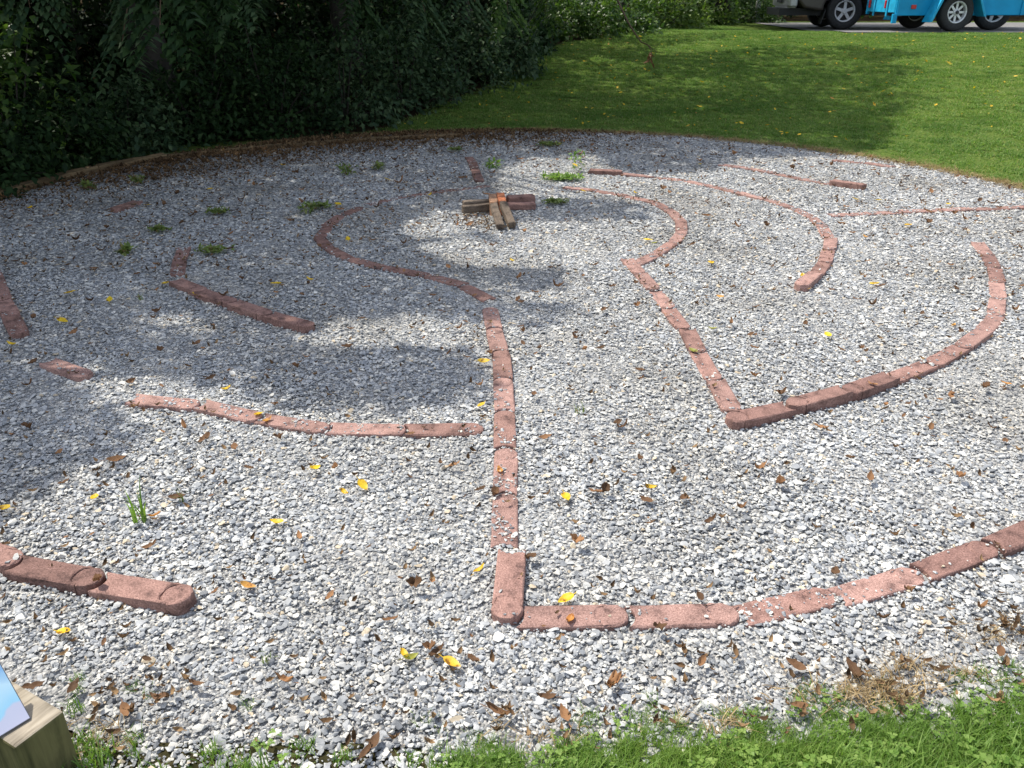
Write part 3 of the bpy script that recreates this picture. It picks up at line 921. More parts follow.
# ------------------------------------------------------------------ grass
bladesN = [tuft_mesh('grass_tuft', 34, 0.035, rng.uniform(0.042, 0.072), 0.0034, M['grass'], lean=0.5) for _ in range(6)]
bladesN += [clover_mesh('clover_tuft', 10, 0.04, 0.04, M['grass']) for _ in range(2)]
cN = variants('near_tufts', bladesN)
bladesF = [tuft_mesh('lawn_patch', 140, 0.15, 0.032, 0.008, M['lawn'], lean=0.8, seg=2) for _ in range(6)]
cF = variants('lawn_patches', bladesF)

# far lawn
N = 34000
x = rng.uniform(-5, 15, N); y = rng.uniform(5.0, 24, N)
d = np.hypot(x - CX, y - CY) - edge_r(x, y)
k = (d > 0.06) & ~forest_mask(x, y) & ~((y > DY0 - 0.05) & (x > 6.1)) & (y < 17.2 + np.where(x < 5, 7, 0))
k &= ~((x < -1.9) & (y < 10.4))
x, y, d = x[k], y[k], d[k]
P = np.stack([x, y, H(x, y) - 0.004], 1); n = len(P)
s = rng.uniform(0.8, 1.25, n) * (0.55 + 0.45 * sstep(0.0, 0.5, d))
print('far lawn patches', n)
scatter('lawn_grass', P, np.stack([rng.normal(0, .05, n), rng.normal(0, .05, n), rng.random(n) * 6.28], 1), np.stack([s, s, s * rng.uniform(.7, 1.15, n)], 1), rng.integers(0, 6, n), cF)

# near lawn (bottom of the picture)
N = 46000
x = rng.uniform(-1.6, 3.4, N); y = rng.uniform(0.5, 3.6, N)
d = np.hypot(x - CX, y - CY) - RG
nb = rng.normal(0, 0.035, N) + 0.03 * np.sin(x * 14) + 0.02 * np.sin(x * 31)
right_e = np.interp(x, [-1.6, -0.32, -0.1, 0.2, 0.46, 0.85, 1.33, 3.4], [0.10, 0.10, 0.03, -0.07, -0.085, -0.075, -0.065, -0.03])
dens = np.where(d > right_e + nb, 1.0, 0.0)
sparse = (x < -0.05) & (d > -0.10) & (rng.random(N) < 0.16)
k = (dens > 0.5) | sparse
k &= ~((x < -0.18) & (rng.random(N) < 0.86))
x, y, d = x[k], y[k], d[k]; n = len(x)
# keep the post clear
lp = np.stack([x - pb[0], y - pb[1]], 1); lx = lp @ ex[:2]; ly = lp @ ey[:2]
k = ~((lx > 0) & (lx < ew) & (ly > 0) & (ly < pw + 0.04)); x, y, d = x[k], y[k], d[k]; n = len(x)
s = rng.uniform(0.75, 1.25, n) * (0.6 + 0.4 * sstep(-0.02, 0.15, d))
P = np.stack([x, y, np.maximum(H(x, y), -0.012)], 1)
scatter('near_grass', P, np.stack([rng.normal(0, .12, n), rng.normal(0, .12, n), rng.random(n) * 6.28], 1), np.stack([s, s, s], 1), np.where(rng.random(n) < 0.08, rng.integers(0, 2, n), rng.integers(2, 8, n)), cN)

# dry straw at the gravel edge
cS = variants('straw_tufts', [tuft_mesh('straw_tuft', 12, 0.04, 0.05, 0.0022, M['straw'], lean=0.95) for _ in range(4)])
spots = [((880, 694), 0.06, 34), ((1000, 640), 0.09, 10), ((720, 722), 0.06, 8), ((520, 738), 0.06, 7), ((115, 735), 0.09, 10), ((840, 690), .05, 9), ((940, 672), .09, 12)]
Ps = []
for (u, v), rad, cnt in spots:
    c = un(u, v)
    q = rng.normal(0, rad * 0.6, (cnt, 2)); q[:, 0] *= 1.6; q[:, 1] *= 0.55
    for e in q: Ps.append((c[0] + e[0], c[1] + e[1], 0.006))
# brown margin along the far lawn edge
for _ in range(2600):
    aa = rng.uniform(-0.15, 2.3); rr_ = RG + rng.normal(0.0, 0.07)
    Ps.append((CX + rr_ * math.cos(aa), CY + rr_ * math.sin(aa), 0.004))
Ps = np.array(Ps); n = len(Ps); s = rng.uniform(0.7, 1.2, n)
scatter('dry_grass', Ps, np.stack([rng.normal(0, .3, n), rng.normal(0, .3, n), rng.random(n) * 6.28], 1), np.stack([s, s, s * .75], 1), rng.integers(0, 4, n), cS)

# ------------------------------------------------------------------ trees
TREES = [  # trunk x, y, height, trunk radius, label
    (-6.1, 4.0, 8.5, 0.17, 'tree whose trunk stands left of the gravel, nearest the viewer outside the frame'),
    (-5.9, 7.6, 9.5, 0.20, 'dark tree behind the left bushes at the left picture edge'),
    (-4.6, 11.6, 10.0, 0.22, 'dark tree behind the bushes on the left, above the timber edging'),
    (-2.4, 13.6, 9.5, 0.19, 'shaded tree standing behind the leafy ivy mound'),
    (-0.9, 17.2, 10.0, 0.20, 'shaded tree at the top of the lawn behind the hedge corner'),
    (2.2, 20.4, 9.0, 0.18, 'tree behind the sunlit shrubs at the lawn crest, above the hanging dead twig'),
    (5.2, 22.6, 9.0, 0.18, 'tree behind the sunlit shrubs, nearest the pickup truck'),
]
TXY = np.array([t[:2] for t in TREES])
k = SUN / SUN[2]
tree_leaf_pts = [[] for _ in TREES]
# sample clusters over the shaded land and hang them in the crowns
want = 9000; tries = 0; got = 0
while got < want and tries < 60:
    tries += 1
    G = np.stack([rng.uniform(-6.5, 9.6, 4000), rng.uniform(2.0, 22.0, 4000), np.zeros(4000)], 1)
    G[:, 2] = np.maximum(H(G[:, 0], G[:, 1]), 0)
    G = G[shade_mask(G)]
    G = G[rng.random(len(G)) < np.where(G[:, 0] > 5.6, 1.0, np.interp(G[:, 1], [10.6, 12.5, 15], [1.0, 0.5, 0.24]))]      # thin crowns over the upper bank
    hh = rng.uniform(2.9, 8.6, len(G))
    Qp = G + k[None, :] * (hh - G[:, 2])[:, None]
    dd = np.hypot(Qp[:, None, 0] - TXY[None, :, 0], Qp[:, None, 1] - TXY[None, :, 1])
    ti = dd.argmin(1); dm = dd.min(1)
    lim = 5.0 * np.sqrt(np.clip(1 - ((hh - 5.2) / 4.6) ** 2, 0.05, 1))
    ok = (dm < lim) & (rng.random(len(G)) < np.clip(1.5 - dm / 6, 0.3, 1))
    for q, t in zip(Qp[ok], ti[ok]): tree_leaf_pts[t].append(q)
    got += int(ok.sum())
print('clusters', [len(t) for t in tree_leaf_pts])
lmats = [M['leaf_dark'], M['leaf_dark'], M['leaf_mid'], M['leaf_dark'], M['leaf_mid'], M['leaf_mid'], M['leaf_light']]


SHAFTS = [((-5.0, 8.6, 1.3), 0.28), ((-5.6, 10.4, 0.8), 0.22)]


def filter_lit(C):
    S_ = drop_shadow(C.copy())
    u, v, z = proj(S_)
    inside = ~((S_[:, 1] > 17.6) & (S_[:, 0] > 5.6) & (S_[:, 0] < 9.6)) & (z > 0.3) & (u > -150) & (u < 1150) & (v > -6) & (v < 900) & (S_[:, 1] < 19)
    keep_ = ~(inside & ~shade_mask(S_))
    for pt, rad in SHAFTS:                                   # gaps in the crowns that let the sun onto a few low leaves
        q = C - np.array(pt); t = q @ SUN
        keep_ &= ~((t > 0.6) & (np.linalg.norm(q - t[:, None] * SUN[None, :], axis=1) < rad))
    return keep_


def make_tree(i, spec, clusters, mat, perc=11, lsize=(0.11, 0.17)):
    tx, ty, ht, tr, lab = spec
    z0 = float(H(tx, ty))
    root = empty('tree', (tx, ty, z0)); tag(root, lab, 'tree', 'trees along the wooded edge')
    rel = np.array([0, 0, 0.0])
    # trunk and limbs
    hs = np.linspace(-0.2, ht * 0.86, 9)
    wob = np.cumsum(rng.normal(0, 0.06, (9, 2)), 0); wob[0] = 0
    tp = np.stack([wob[:, 0], wob[:, 1], hs], 1)
    parts = [(tp, np.linspace(tr * 1.15, tr * 0.25, 9), 10)]
    CL = np.array(clusters) - np.array([tx, ty, z0])
    pick = CL[rng.choice(len(CL), min(26, len(CL)), replace=False)]
    for p in pick:
        s0 = np.clip(p[2] * rng.uniform(0.45, 0.75), 0.9, ht * 0.8)
        b = np.array([np.interp(s0, hs, tp[:, 0]), np.interp(s0, hs, tp[:, 1]), s0])
        mid = (b + p) / 2 + np.array([0, 0, 0.35])
        pts = [b, b * 0.6 + mid * 0.4 + np.array([0, 0, .1]), mid, p * .6 + mid * .4, p]
        r0 = tr * 0.42 * (1 - 0.5 * s0 / ht)
        parts.append((pts, np.linspace(r0, 0.012, 5), 6))
    obj('trunk', tubes_mesh('trunk', parts, M['bark']), root)
    n = len(CL) * perc
    C = np.repeat(CL, perc, 0) + rng.normal(0, 0.14, (n, 3)) * np.array([1, 1, .7])
    kp = filter_lit(C + np.array([tx, ty, z0])); C = C[kp]; n = len(C)
    if n == 0: return root
    D = rand_unit(n); D[:, 2] -= 0.5
    Nn = rand_unit(n) * 0.7 + np.array([0, 0, 1.0])
    L = rng.uniform(*lsize, n)
    obj('crown', leaves_mesh('crown', C, D, Nn, L, L * 0.5, mat), root)
    return root


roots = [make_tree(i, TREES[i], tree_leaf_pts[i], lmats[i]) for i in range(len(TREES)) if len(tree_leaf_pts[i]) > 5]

# deeper wood behind: whole crowns from knee height up
BACK = [(-9.0, 5.5, 8, 'dark wood tree at far left behind the bushes, nearest the viewer'), (-8.6, 9.4, 9, 'dark wood tree at far left, second from the left edge'),
        (-7.6, 13.0, 9, 'dark wood tree behind the left edging timbers'), (-5.6, 15.6, 9, 'dark wood tree deep behind the left bushes'),
        (-3.6, 18.4, 9, 'dark wood tree deep behind the ivy mound'), (-1.6, 22.0, 9, 'dark wood tree deep behind the hedge corner'),
        (1.6, 25.0, 9, 'wood tree behind the lawn crest shrubs'), (6.0, 27.0, 9, 'wood tree far behind the pickup truck'),
        (-12.5, 8.0, 9, 'wood tree deepest on the left side'), (-11.0, 13.5, 9, 'wood tree deep left beyond the sunlit gap'),
        (-9.0, 18.5, 10, 'wood tree deep behind the middle left trees'), (-6.0, 22.5, 10, 'wood tree farthest behind the ivy mound'),
        (10.5, 28.0, 9, 'wood tree far behind the blue trailer'), (16, 29, 9, 'wood tree far behind the right end of the driveway')]
for j, (tx, ty, ht, lab) in enumerate(BACK):
    m = 900
    dirs = rand_unit(m); rad = rng.random(m) ** 0.42
    low = 0.0
    CL = np.stack([dirs[:, 0] * 2.5 * rad, dirs[:, 1] * 2.5 * rad, np.clip(0.25 + (ht - 0.3) * rng.random(m) ** 1.5 + 0.0 * rad, 0.1, ht)], 1)
    CL += 0.25 * np.sin(CL * 2.2 + j)
    CL = CL + np.array([tx, ty, float(H(tx, ty))])
    make_tree(100 + j, (tx, ty, ht, 0.16, lab), CL, M['leaf_deep_shade'] if j not in (6, 7, 12, 13) else M['leaf_mid'], perc=7, lsize=(0.13, 0.22))


# ------------------------------------------------------------------ shrubs
def shrub(x, y, rx, ry, hgt, mat, label, nclump=130, per=16, ls=(0.05, 0.085), name='shrub', z=None, cat='shrub', group='shrubs along the wooded edge'):
    z0 = float(H(x, y)) if z is None else z
    root = empty(name, (x, y, z0)); tag(root, label, cat, group)
    dirs = rand_unit(nclump); dirs[:, 2] = np.abs(dirs[:, 2]) * 1.0
    rad = rng.uniform(0.45, 1.0, nclump) ** 0.6
    lump = 1 + 0.22 * np.sin(dirs[:, 0] * 5 + x * 3) + 0.16 * np.sin(dirs[:, 1] * 7 + y * 5) + rng.normal(0, .07, nclump)
    C0 = dirs * rad[:, None] * lump[:, None] * np.array([rx, ry, hgt])
    low = rng.random(nclump) < 0.25
    C0[low, 2] *= 0.25
    parts = []
    for q in C0[rng.choice(nclump, 12, replace=False)]:
        b = np.array([q[0] * .15, q[1] * .15, -0.05])
        parts.append(([b, b * .5 + q * .5 + np.array([0, 0, .08]), q], [0.014, 0.009, 0.004], 5))
    obj('stems', tubes_mesh('stems', parts, M['bark']), root)
    n = nclump * per
    C = np.repeat(C0, per, 0) + rng.normal(0, 0.085, (n, 3))
    C[:, 2] = np.maximum(C[:, 2], 0.01)
    out = np.repeat(dirs, per, 0)
    D = rand_unit(n) + out * 0.6; D[:, 2] -= 0.35
    Nn = rand_unit(n) * 0.6 + out * 0.5 + np.array([0, 0, 0.8])
    L = rng.uniform(*ls, n)
    obj('foliage', leaves_mesh('foliage', C, D, Nn, L, L * rng.uniform(.5, .75, n), mat), root)
    return root


def at_px(u, v, push=0.0):
    p = un_t(u, v); dxy = p[:2] / np.linalg.norm(p[:2]); q = p[:2] + dxy * push
    return q


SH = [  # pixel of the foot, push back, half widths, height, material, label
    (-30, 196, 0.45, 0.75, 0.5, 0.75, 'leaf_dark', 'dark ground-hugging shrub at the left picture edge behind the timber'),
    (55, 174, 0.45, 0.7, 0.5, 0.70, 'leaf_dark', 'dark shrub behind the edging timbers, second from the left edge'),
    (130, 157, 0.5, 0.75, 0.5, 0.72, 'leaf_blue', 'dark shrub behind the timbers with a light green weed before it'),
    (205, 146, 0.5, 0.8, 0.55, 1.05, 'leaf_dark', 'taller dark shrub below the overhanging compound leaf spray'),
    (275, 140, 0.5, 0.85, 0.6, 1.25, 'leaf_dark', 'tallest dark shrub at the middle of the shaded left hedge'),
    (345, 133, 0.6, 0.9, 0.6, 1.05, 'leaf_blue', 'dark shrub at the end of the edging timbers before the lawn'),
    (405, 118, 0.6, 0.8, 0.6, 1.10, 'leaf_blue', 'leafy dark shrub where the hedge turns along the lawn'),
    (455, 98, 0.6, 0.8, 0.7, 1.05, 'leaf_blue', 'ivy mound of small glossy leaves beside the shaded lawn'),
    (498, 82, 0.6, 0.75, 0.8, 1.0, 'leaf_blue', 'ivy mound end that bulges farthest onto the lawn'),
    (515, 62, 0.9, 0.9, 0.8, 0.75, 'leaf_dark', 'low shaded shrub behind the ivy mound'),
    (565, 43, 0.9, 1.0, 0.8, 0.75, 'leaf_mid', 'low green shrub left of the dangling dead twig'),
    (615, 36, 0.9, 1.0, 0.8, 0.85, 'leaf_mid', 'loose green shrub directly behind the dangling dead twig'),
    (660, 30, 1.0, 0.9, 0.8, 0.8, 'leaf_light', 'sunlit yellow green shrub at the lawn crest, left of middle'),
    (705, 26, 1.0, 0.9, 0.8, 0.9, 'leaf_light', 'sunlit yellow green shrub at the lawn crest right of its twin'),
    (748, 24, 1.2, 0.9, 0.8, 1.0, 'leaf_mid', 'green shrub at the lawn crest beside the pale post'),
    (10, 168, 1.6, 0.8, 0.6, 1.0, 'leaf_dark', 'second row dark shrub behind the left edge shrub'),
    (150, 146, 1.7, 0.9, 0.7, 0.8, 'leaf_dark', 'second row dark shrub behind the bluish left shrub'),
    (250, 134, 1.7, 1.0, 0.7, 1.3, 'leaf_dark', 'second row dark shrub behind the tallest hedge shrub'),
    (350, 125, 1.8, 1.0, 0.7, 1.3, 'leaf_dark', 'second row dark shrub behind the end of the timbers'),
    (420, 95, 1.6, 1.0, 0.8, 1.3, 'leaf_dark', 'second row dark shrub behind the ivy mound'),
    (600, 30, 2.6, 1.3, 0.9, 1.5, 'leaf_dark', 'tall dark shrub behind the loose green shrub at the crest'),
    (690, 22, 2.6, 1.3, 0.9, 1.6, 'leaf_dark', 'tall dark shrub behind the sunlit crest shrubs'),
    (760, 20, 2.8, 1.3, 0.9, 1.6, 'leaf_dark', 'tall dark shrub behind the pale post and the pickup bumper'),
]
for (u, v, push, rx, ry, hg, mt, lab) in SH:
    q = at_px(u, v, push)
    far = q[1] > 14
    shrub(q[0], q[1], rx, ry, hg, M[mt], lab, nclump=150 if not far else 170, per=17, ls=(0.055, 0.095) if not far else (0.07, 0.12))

shrub(-5.0, 8.5, 0.5, 0.45, 1.6, M['leaf_mid'], 'pale sunlit sapling leaves at the top of the left picture edge', nclump=110, per=14, ls=(0.08, 0.13), name='sapling', cat='sapling')
UND = [(-7.2, 10.6, 1.6, 1.2, 2.6, 'large dark bush deep behind the left hedge, nearest the picture edge'), (-6.2, 12.4, 1.7, 1.2, 2.8, 'large dark bush deep behind the tallest hedge shrub'),
       (-4.4, 14.4, 1.7, 1.2, 2.8, 'large dark bush deep behind the end of the timbers'), (-2.6, 16.6, 1.6, 1.2, 2.7, 'large dark bush deep behind the ivy mound'),
       (-0.6, 19.4, 1.7, 1.2, 2.7, 'large dark bush deep behind the hedge corner'), (-8.6, 8.2, 1.6, 1.3, 2.6, 'large dark bush deep at the left picture edge'),
       (-8.8, 13.6, 1.9, 1.3, 2.9, 'large bush farther back in the left wood'), (-6.4, 16.6, 2.0, 1.3, 2.9, 'large bush farther back in the middle of the wood')]
for x_, y_, rx_, ry_, hg_, lab in UND:
    shrub(x_, y_, rx_, ry_, hg_, M['leaf_deep_shade'], lab, nclump=260, per=20, ls=(0.10, 0.17), group='large bushes deep in the wood')

# compound leaf sprays hanging from the trees into the top of the picture
def spray(parent_root, P0, P1, mat, nleaf=13):
    o = Vector(parent_root.location)
    P0 = np.array(P0) - np.array(o); P1 = np.array(P1) - np.array(o)
    mid = (P0 + P1) / 2 + np.array([0, 0, 0.18])
    ts = np.linspace(0, 1, 8)
    ax = np.array([(1 - t) ** 2 * P0 + 2 * t * (1 - t) * mid + t * t * P1 for t in ts])
    br = obj('hanging_branch', tubes_mesh('hanging_branch', [(ax, np.linspace(0.012, 0.003, 8), 5)], M['twig']), parent_root)
    C, D, Nn, L = [], [], [], []
    for t in np.linspace(0.15, 1, nleaf):
        b = np.array([np.interp(t, ts, ax[:, q]) for q in range(3)])
        tang = P1 - P0; tang /= np.linalg.norm(tang)
        side = np.cross(tang, [0, 0, 1]); side /= np.linalg.norm(side) + 1e-9
        for sgn in (-1, 1):                                     # each a frond of paired leaflets
            fd = side * sgn * rng.uniform(.6, 1) + tang * rng.uniform(.3, .9) + np.array([0, 0, rng.uniform(-.7, -.1)]); fd /= np.linalg.norm(fd)
            fl = rng.uniform(0.22, 0.38)
            fs = np.cross(fd, [0, 0, 1]); fs /= np.linalg.norm(fs)
            for w_ in np.linspace(0.2, 1, 7):
                for s2 in (-1, 1):
                    C.append(b + fd * fl * w_ - np.array([0, 0, 0.05 * w_ * w_])); D.append(fs * s2 + fd * .5 + np.array([0, 0, -.15]))
                    Nn.append([rng.normal(0, .3), rng.normal(0, .3), 1]); L.append(rng.uniform(.075, .115))
    L = np.array(L)
    obj('leaf_spray', leaves_mesh('leaf_spray', np.array(C), np.array(D), np.array(Nn), L, L * 0.46, mat), br)


def at_depth(u, v, dist):
    d = ray(u, v); d = d / np.linalg.norm(d)
    return np.array([0, 0, CAMH]) + d * dist


for (ti, u0, v0, u1, v1, dist, mt) in [
    (1, 150, -60, 122, 44, 7.5, 'leaf_blue'), (1, 205, -60, 196, 8, 7.0, 'leaf_dark'), (1, 170, -60, 160, 26, 6.6, 'leaf_dark'),
    (2, 250, -60, 236, 6, 8.5, 'leaf_blue'), (1, 20, -70, 30, 8, 8.0, 'leaf_blue'), (3, 400, -60, 425, 12, 10.5, 'leaf_blue'), (3, 450, -60, 470, 8, 10.8, 'leaf_blue'),
    (3, 500, -60, 508, 14, 11.0, 'leaf_mid'), (4, 560, -50, 545, 12, 13, 'leaf_mid'), (2, 330, -60, 360, 4, 9.5, 'leaf_dark')]:
    spray(roots[ti], at_depth(u0, v0, dist + 0.3), at_depth(u1, v1, dist), M[mt])

# dangling dead twig over the lawn
tp = [at_depth(628, 22, 14.5), at_depth(634, 32, 14.3), at_depth(641, 42, 14.2), at_depth(648, 45, 14.15), at_depth(651, 50, 14.1), at_depth(652, 60, 14.1)]
o0 = np.array(roots[5].location)
tw = obj('dead_twig', tubes_mesh('dead_twig', [(np.array(tp) - o0, np.linspace(0.014, 0.005, 6), 5),
         ([tp[3] - o0, at_depth(657, 52, 14.1) - o0], [0.006, 0.003], 4), ([at_depth(628, 22, 14.5) - o0, at_depth(612, -12, 15.5) - o0, at_depth(600, -60, 17) - o0], [0.014, 0.02, 0.03], 5)], M['twig']), roots[5])
n = 9
C = np.array([at_depth(650 + rng.normal(0, 1.6), 57 + rng.normal(0, 3), 14.1) for _ in range(n)]) - o0
D = rand_unit(n); D[:, 2] -= 1
obj('withered_leaf', leaves_mesh('withered_leaf', C, D, rand_unit(n), np.full(n, .14), np.full(n, .05), M['leaf_brown']), tw)

# ------------------------------------------------------------------ weeds in the gravel
WEEDS = [  # px, kind, size, label
    ((140, 523), 'tall', 0.13, 'tall upright grass weed in sunlit gravel above the bottom left row'),
    ((181, 502), 'low', 0.05, 'small grass weed beside a brown leaf right of the tall weed'),
    ((346, 174), 'broad', 0.07, 'largest green weed in the far left shade'),
    ((309, 213), 'broad', 0.06, 'green weed left of the top of the S-curve'),
    ((214, 254), 'mat', 0.07, 'flat green weed right of the half buried bend'),
    ((160, 233), 'mat', 0.05, 'bright flat weed left of the half buried bend'),
    ((127, 254), 'broad', 0.035, 'tiny weed farther left of the half buried bend'),
    ((494, 168), 'broad', 0.07, 'bright green leafy weed right of the straight line behind the cross'),
    ((577, 172), 'upright', 0.12, 'upright leafy weed at the left end of the inner right arc'),
    ((562, 180), 'mat', 0.12, 'long flat strip of bright green weed right of the cross'),
    ((556, 205), 'mat', 0.07, 'shaded flat weed right of the dark red cross arm'),
    ((378, 170), 'broad', 0.05, 'green weed right of the largest far left weed'),
    ((550, 147), 'mat', 0.09, 'flat weed near the far lawn edge, right one of two'),
    ((546, 146), 'mat', 0.05, 'small weed touching the flat weed near the far lawn edge'),
    ((322, 209), 'mat', 0.06, 'yellowish weed right of the weed at the top of the S-curve'),
    ((138, 184), 'broad', 0.05, 'pale weed at the foot of the timbers on the far left'),
    ((88, 190), 'broad', 0.05, 'pale weed close to the timbers left of its twin'),
    ((146, 152), 'broad', 0.10, 'light green broad weed growing at the edging timber'),
    ((220, 215), 'mat', 0.06, 'yellow green flat weed between the far left slab and the S-curve'),
    ((455, 152), 'mat', 0.05, 'small weed left of the straight line behind the cross'),
    ((140, 300), 'low', 0.04, 'tiny green sprout in shaded gravel left of the short shaded arc'),
    ((580, 413), 'low', 0.05, 'small dark sprout right of the central line'),
    ((268, 660), 'low', 0.025, 'tiny green sprout in the near gravel below the bottom left row'),
]
for (u, v), kind, sz, lab in WEEDS:
    p = un(u, v); wm = M['weed'] if (u, v) in ((562, 180), (494, 168), (140, 523), (577, 172)) else M['weed_dull']
    root = None
    if kind in ('tall', 'low'):
        me = tuft_mesh('weed', 11 if kind == 'tall' else 12, 0.02 if kind == 'tall' else 0.02, sz * 1.2, 0.009 if kind == 'tall' else 0.004, wm, lean=0.28 if kind == 'tall' else .5, seg=4)
    elif kind == 'mat':
        n = int((4600 if wm == M['weed'] else 2600) * sz)
        C = np.stack([np.clip(rng.normal(0, 0.75, n), -1.5, 1.5) * sz, np.clip(rng.normal(0, 0.45, n), -.9, .9) * sz, rng.uniform(0.012, 0.03, n)], 1)
        D = rand_unit(n); D[:, 2] = np.abs(D[:, 2]) * .5; L = rng.uniform(.03, .05, n)
        me = leaves_mesh('weed', C, D, rand_unit(n) * .5 + [0, 0, 1], L, L * .4, wm)
    else:
        n = 60 if kind == 'broad' else 46
        hz = sz if kind == 'broad' else sz * 1.7
        C = np.stack([rng.normal(0, sz * .5, n), rng.normal(0, sz * .5, n), rng.uniform(0.01, hz, n)], 1)
        if kind == 'upright': C[:, :2] *= .5
        D = C * np.array([1, 1, 0]) * 8 + rand_unit(n) * .6; D[:, 2] += 0.15; L = rng.uniform(.03, .06, n)
        me = leaves_mesh('weed', C, D, rand_unit(n) * .4 + [0, 0, 1], L, L * .55, wm)
    o = obj('weed', me, None, (p[0], p[1], 0.008 if (u, v) != (146, 152) else 0.03))
    tag(o, lab, 'weed', 'weeds growing through the gravel')


# ------------------------------------------------------------------ fallen leaves
def fallen(name, L, W, curl, crumple, mat):
    nu, nv = 9, 5
    V, F = [], []
    for i in range(nu):
        t = i / (nu - 1)
        wd = W * 0.5 * math.sin(math.pi * min(1, t ** 0.8 * 0.98 + 0.012)) ** 0.8
        for j in range(nv):
            s = (j / (nv - 1)) * 2 - 1
            x = (t - 0.5) * L; y = s * wd
            z = curl * L * ((t - 0.5) ** 2) * 2 + abs(s) ** 1.5 * wd * 0.55 * (0.4 + curl) + rng.normal(0, crumple * L)
            V.append((x, y, z))
    for i in range(nu - 1):
        for j in range(nv - 1):
            a_ = i * nv + j
            F.append((a_, a_ + 1, a_ + nv + 1, a_ + nv))
    # stalk
    b = len(V); V += [(-L * .5, -.0012, 0.002), (-L * .5, .0012, 0.002), (-L * .78, .001, 0.006), (-L * .78, -.001, 0.006)]; F.append((b, b + 1, b + 2, b + 3))
    V = np.array(V); V[:, 2] -= V[:, 2].min()
    return mesh_np(name, V, np.array(F), np.full(len(F), 4), mat, smooth=True)


YV = [fallen('fallen_leaf', L, L * r_, c, cr, M['leaf_yellow']) for L, r_, c, cr in ((.062, .5, .15, .006), (.055, .55, .3, .012), (.05, .42, .5, .012), (.06, .6, .1, .01))]
OV = [fallen('fallen_leaf', L, L * r_, c, cr, M['leaf_olive']) for L, r_, c, cr in ((.055, .5, .2, .01), (.05, .4, .4, .012))]
RV = [fallen('fallen_leaf', L, L * r_, c, cr, M['leaf_orange']) for L, r_, c, cr in ((.05, .5, .3, .015), (.045, .5, .5, .02))]
BV = [fallen('fallen_leaf', L, L * r_, c, cr, M['leaf_brown']) for L, r_, c, cr in ((.055, .42, .35, .035), (.05, .5, .3, .045), (.05, .35, .5, .04), (.06, .3, .3, .045), (.045, .6, .4, .055), (.06, .45, .25, .04), (.055, .35, 1.0, .07), (.045, .7, .7, .09), (.07, .25, .8, .06))]
used = set()
lrng = random.Random(5)


def where(x, y):
    best = min(PAVERS, key=lambda p: (p[0][0] - x) ** 2 + (p[0][1] - y) ** 2)
    ddx, ddy = x - best[0][0], y - best[0][1]
    dist = math.hypot(ddx, ddy)
    q = np.array([ddx, ddy]); on = abs(q @ best[1]) < best[2] and abs(q @ np.array([-best[1][1], best[1][0]])) < PW / 2
    if on: rel = 'on'
    else:
        d_ = ('right of' if ddx > 0 else 'left of') if abs(ddx) > abs(ddy) else ('behind' if ddy > 0 else 'before')
        rel = ('close ' if dist < 0.3 else ('well ' if dist > 0.7 else '')) + d_
    if best[5] in ('lone left slab', 'far left slab'): return '%s the %s' % (rel, best[5]), on, best[3]
    return '%s the %s paver of the %s' % (rel, ORD[best[6] - 1], best[5]), on, best[3]


def put_leaf(me, word, x, y, force=True, scale=1.0, stand=0.0):
    tl, on, zt = where(x, y)
    lab = '%s leaf %s' % (word, tl)
    if lab in used:
        if not force: return False
        for alt in ('smaller ', 'faded ', 'half-hidden ', 'extra '):
            if alt + lab not in used: lab = alt + lab; break
    used.add(lab)
    o = obj('fallen_leaf', me, None, (x, y, (zt + 0.003) if on else 0.023), lrng.random() * 6.283)
    o.rotation_euler = (lrng.gauss(0, .16) + stand, lrng.gauss(0, .16), lrng.random() * 6.283)
    o.scale = (scale,) * 3
    tag(o, lab, 'leaf', 'fallen leaves on the gravel')
    return True


YELLOW = [(65, 634), (277, 524), (480, 572), (566, 601), (452, 665), (315, 470), (345, 495), (363, 487), (481, 407), (484, 363), (226, 391), (70, 294), (110, 301), (5, 510),
          (650, 489), (566, 499), (874, 285), (828, 337), (512, 262), (711, 264), (648, 241), (583, 192), (635, 194), (948, 205), (908, 226), (803, 277), (310, 281), (276, 285),
          (63, 322), (197, 296), (12, 346), (387, 180), (348, 240), (283, 166), (560, 145), (575, 166), (258, 415), (165, 285), (30, 209), (148, 206), (210, 190), (95, 500), (405, 658), (700, 165), (878, 201), (855, 200), (430, 196), (338, 205)]
for i, q in enumerate(YELLOW):
    p = un(*q, 0.015); put_leaf(YV[i % 4], 'yellow', p[0], p[1], scale=0.9 if q[1] > 400 else 1.15)
for q in [(712, 330), (655, 244), (410, 660), (693, 352)]:
    p = un(*q, .015); put_leaf(lrng.choice(OV), 'olive green', p[0], p[1])
for q in [(248, 588), (570, 621), (500, 470), (953, 327), (268, 421), (155, 518), (865, 238), (1005, 385), (720, 298), (345, 166)]:
    p = un(*q, .015); put_leaf(lrng.choice(RV), 'orange', p[0], p[1])
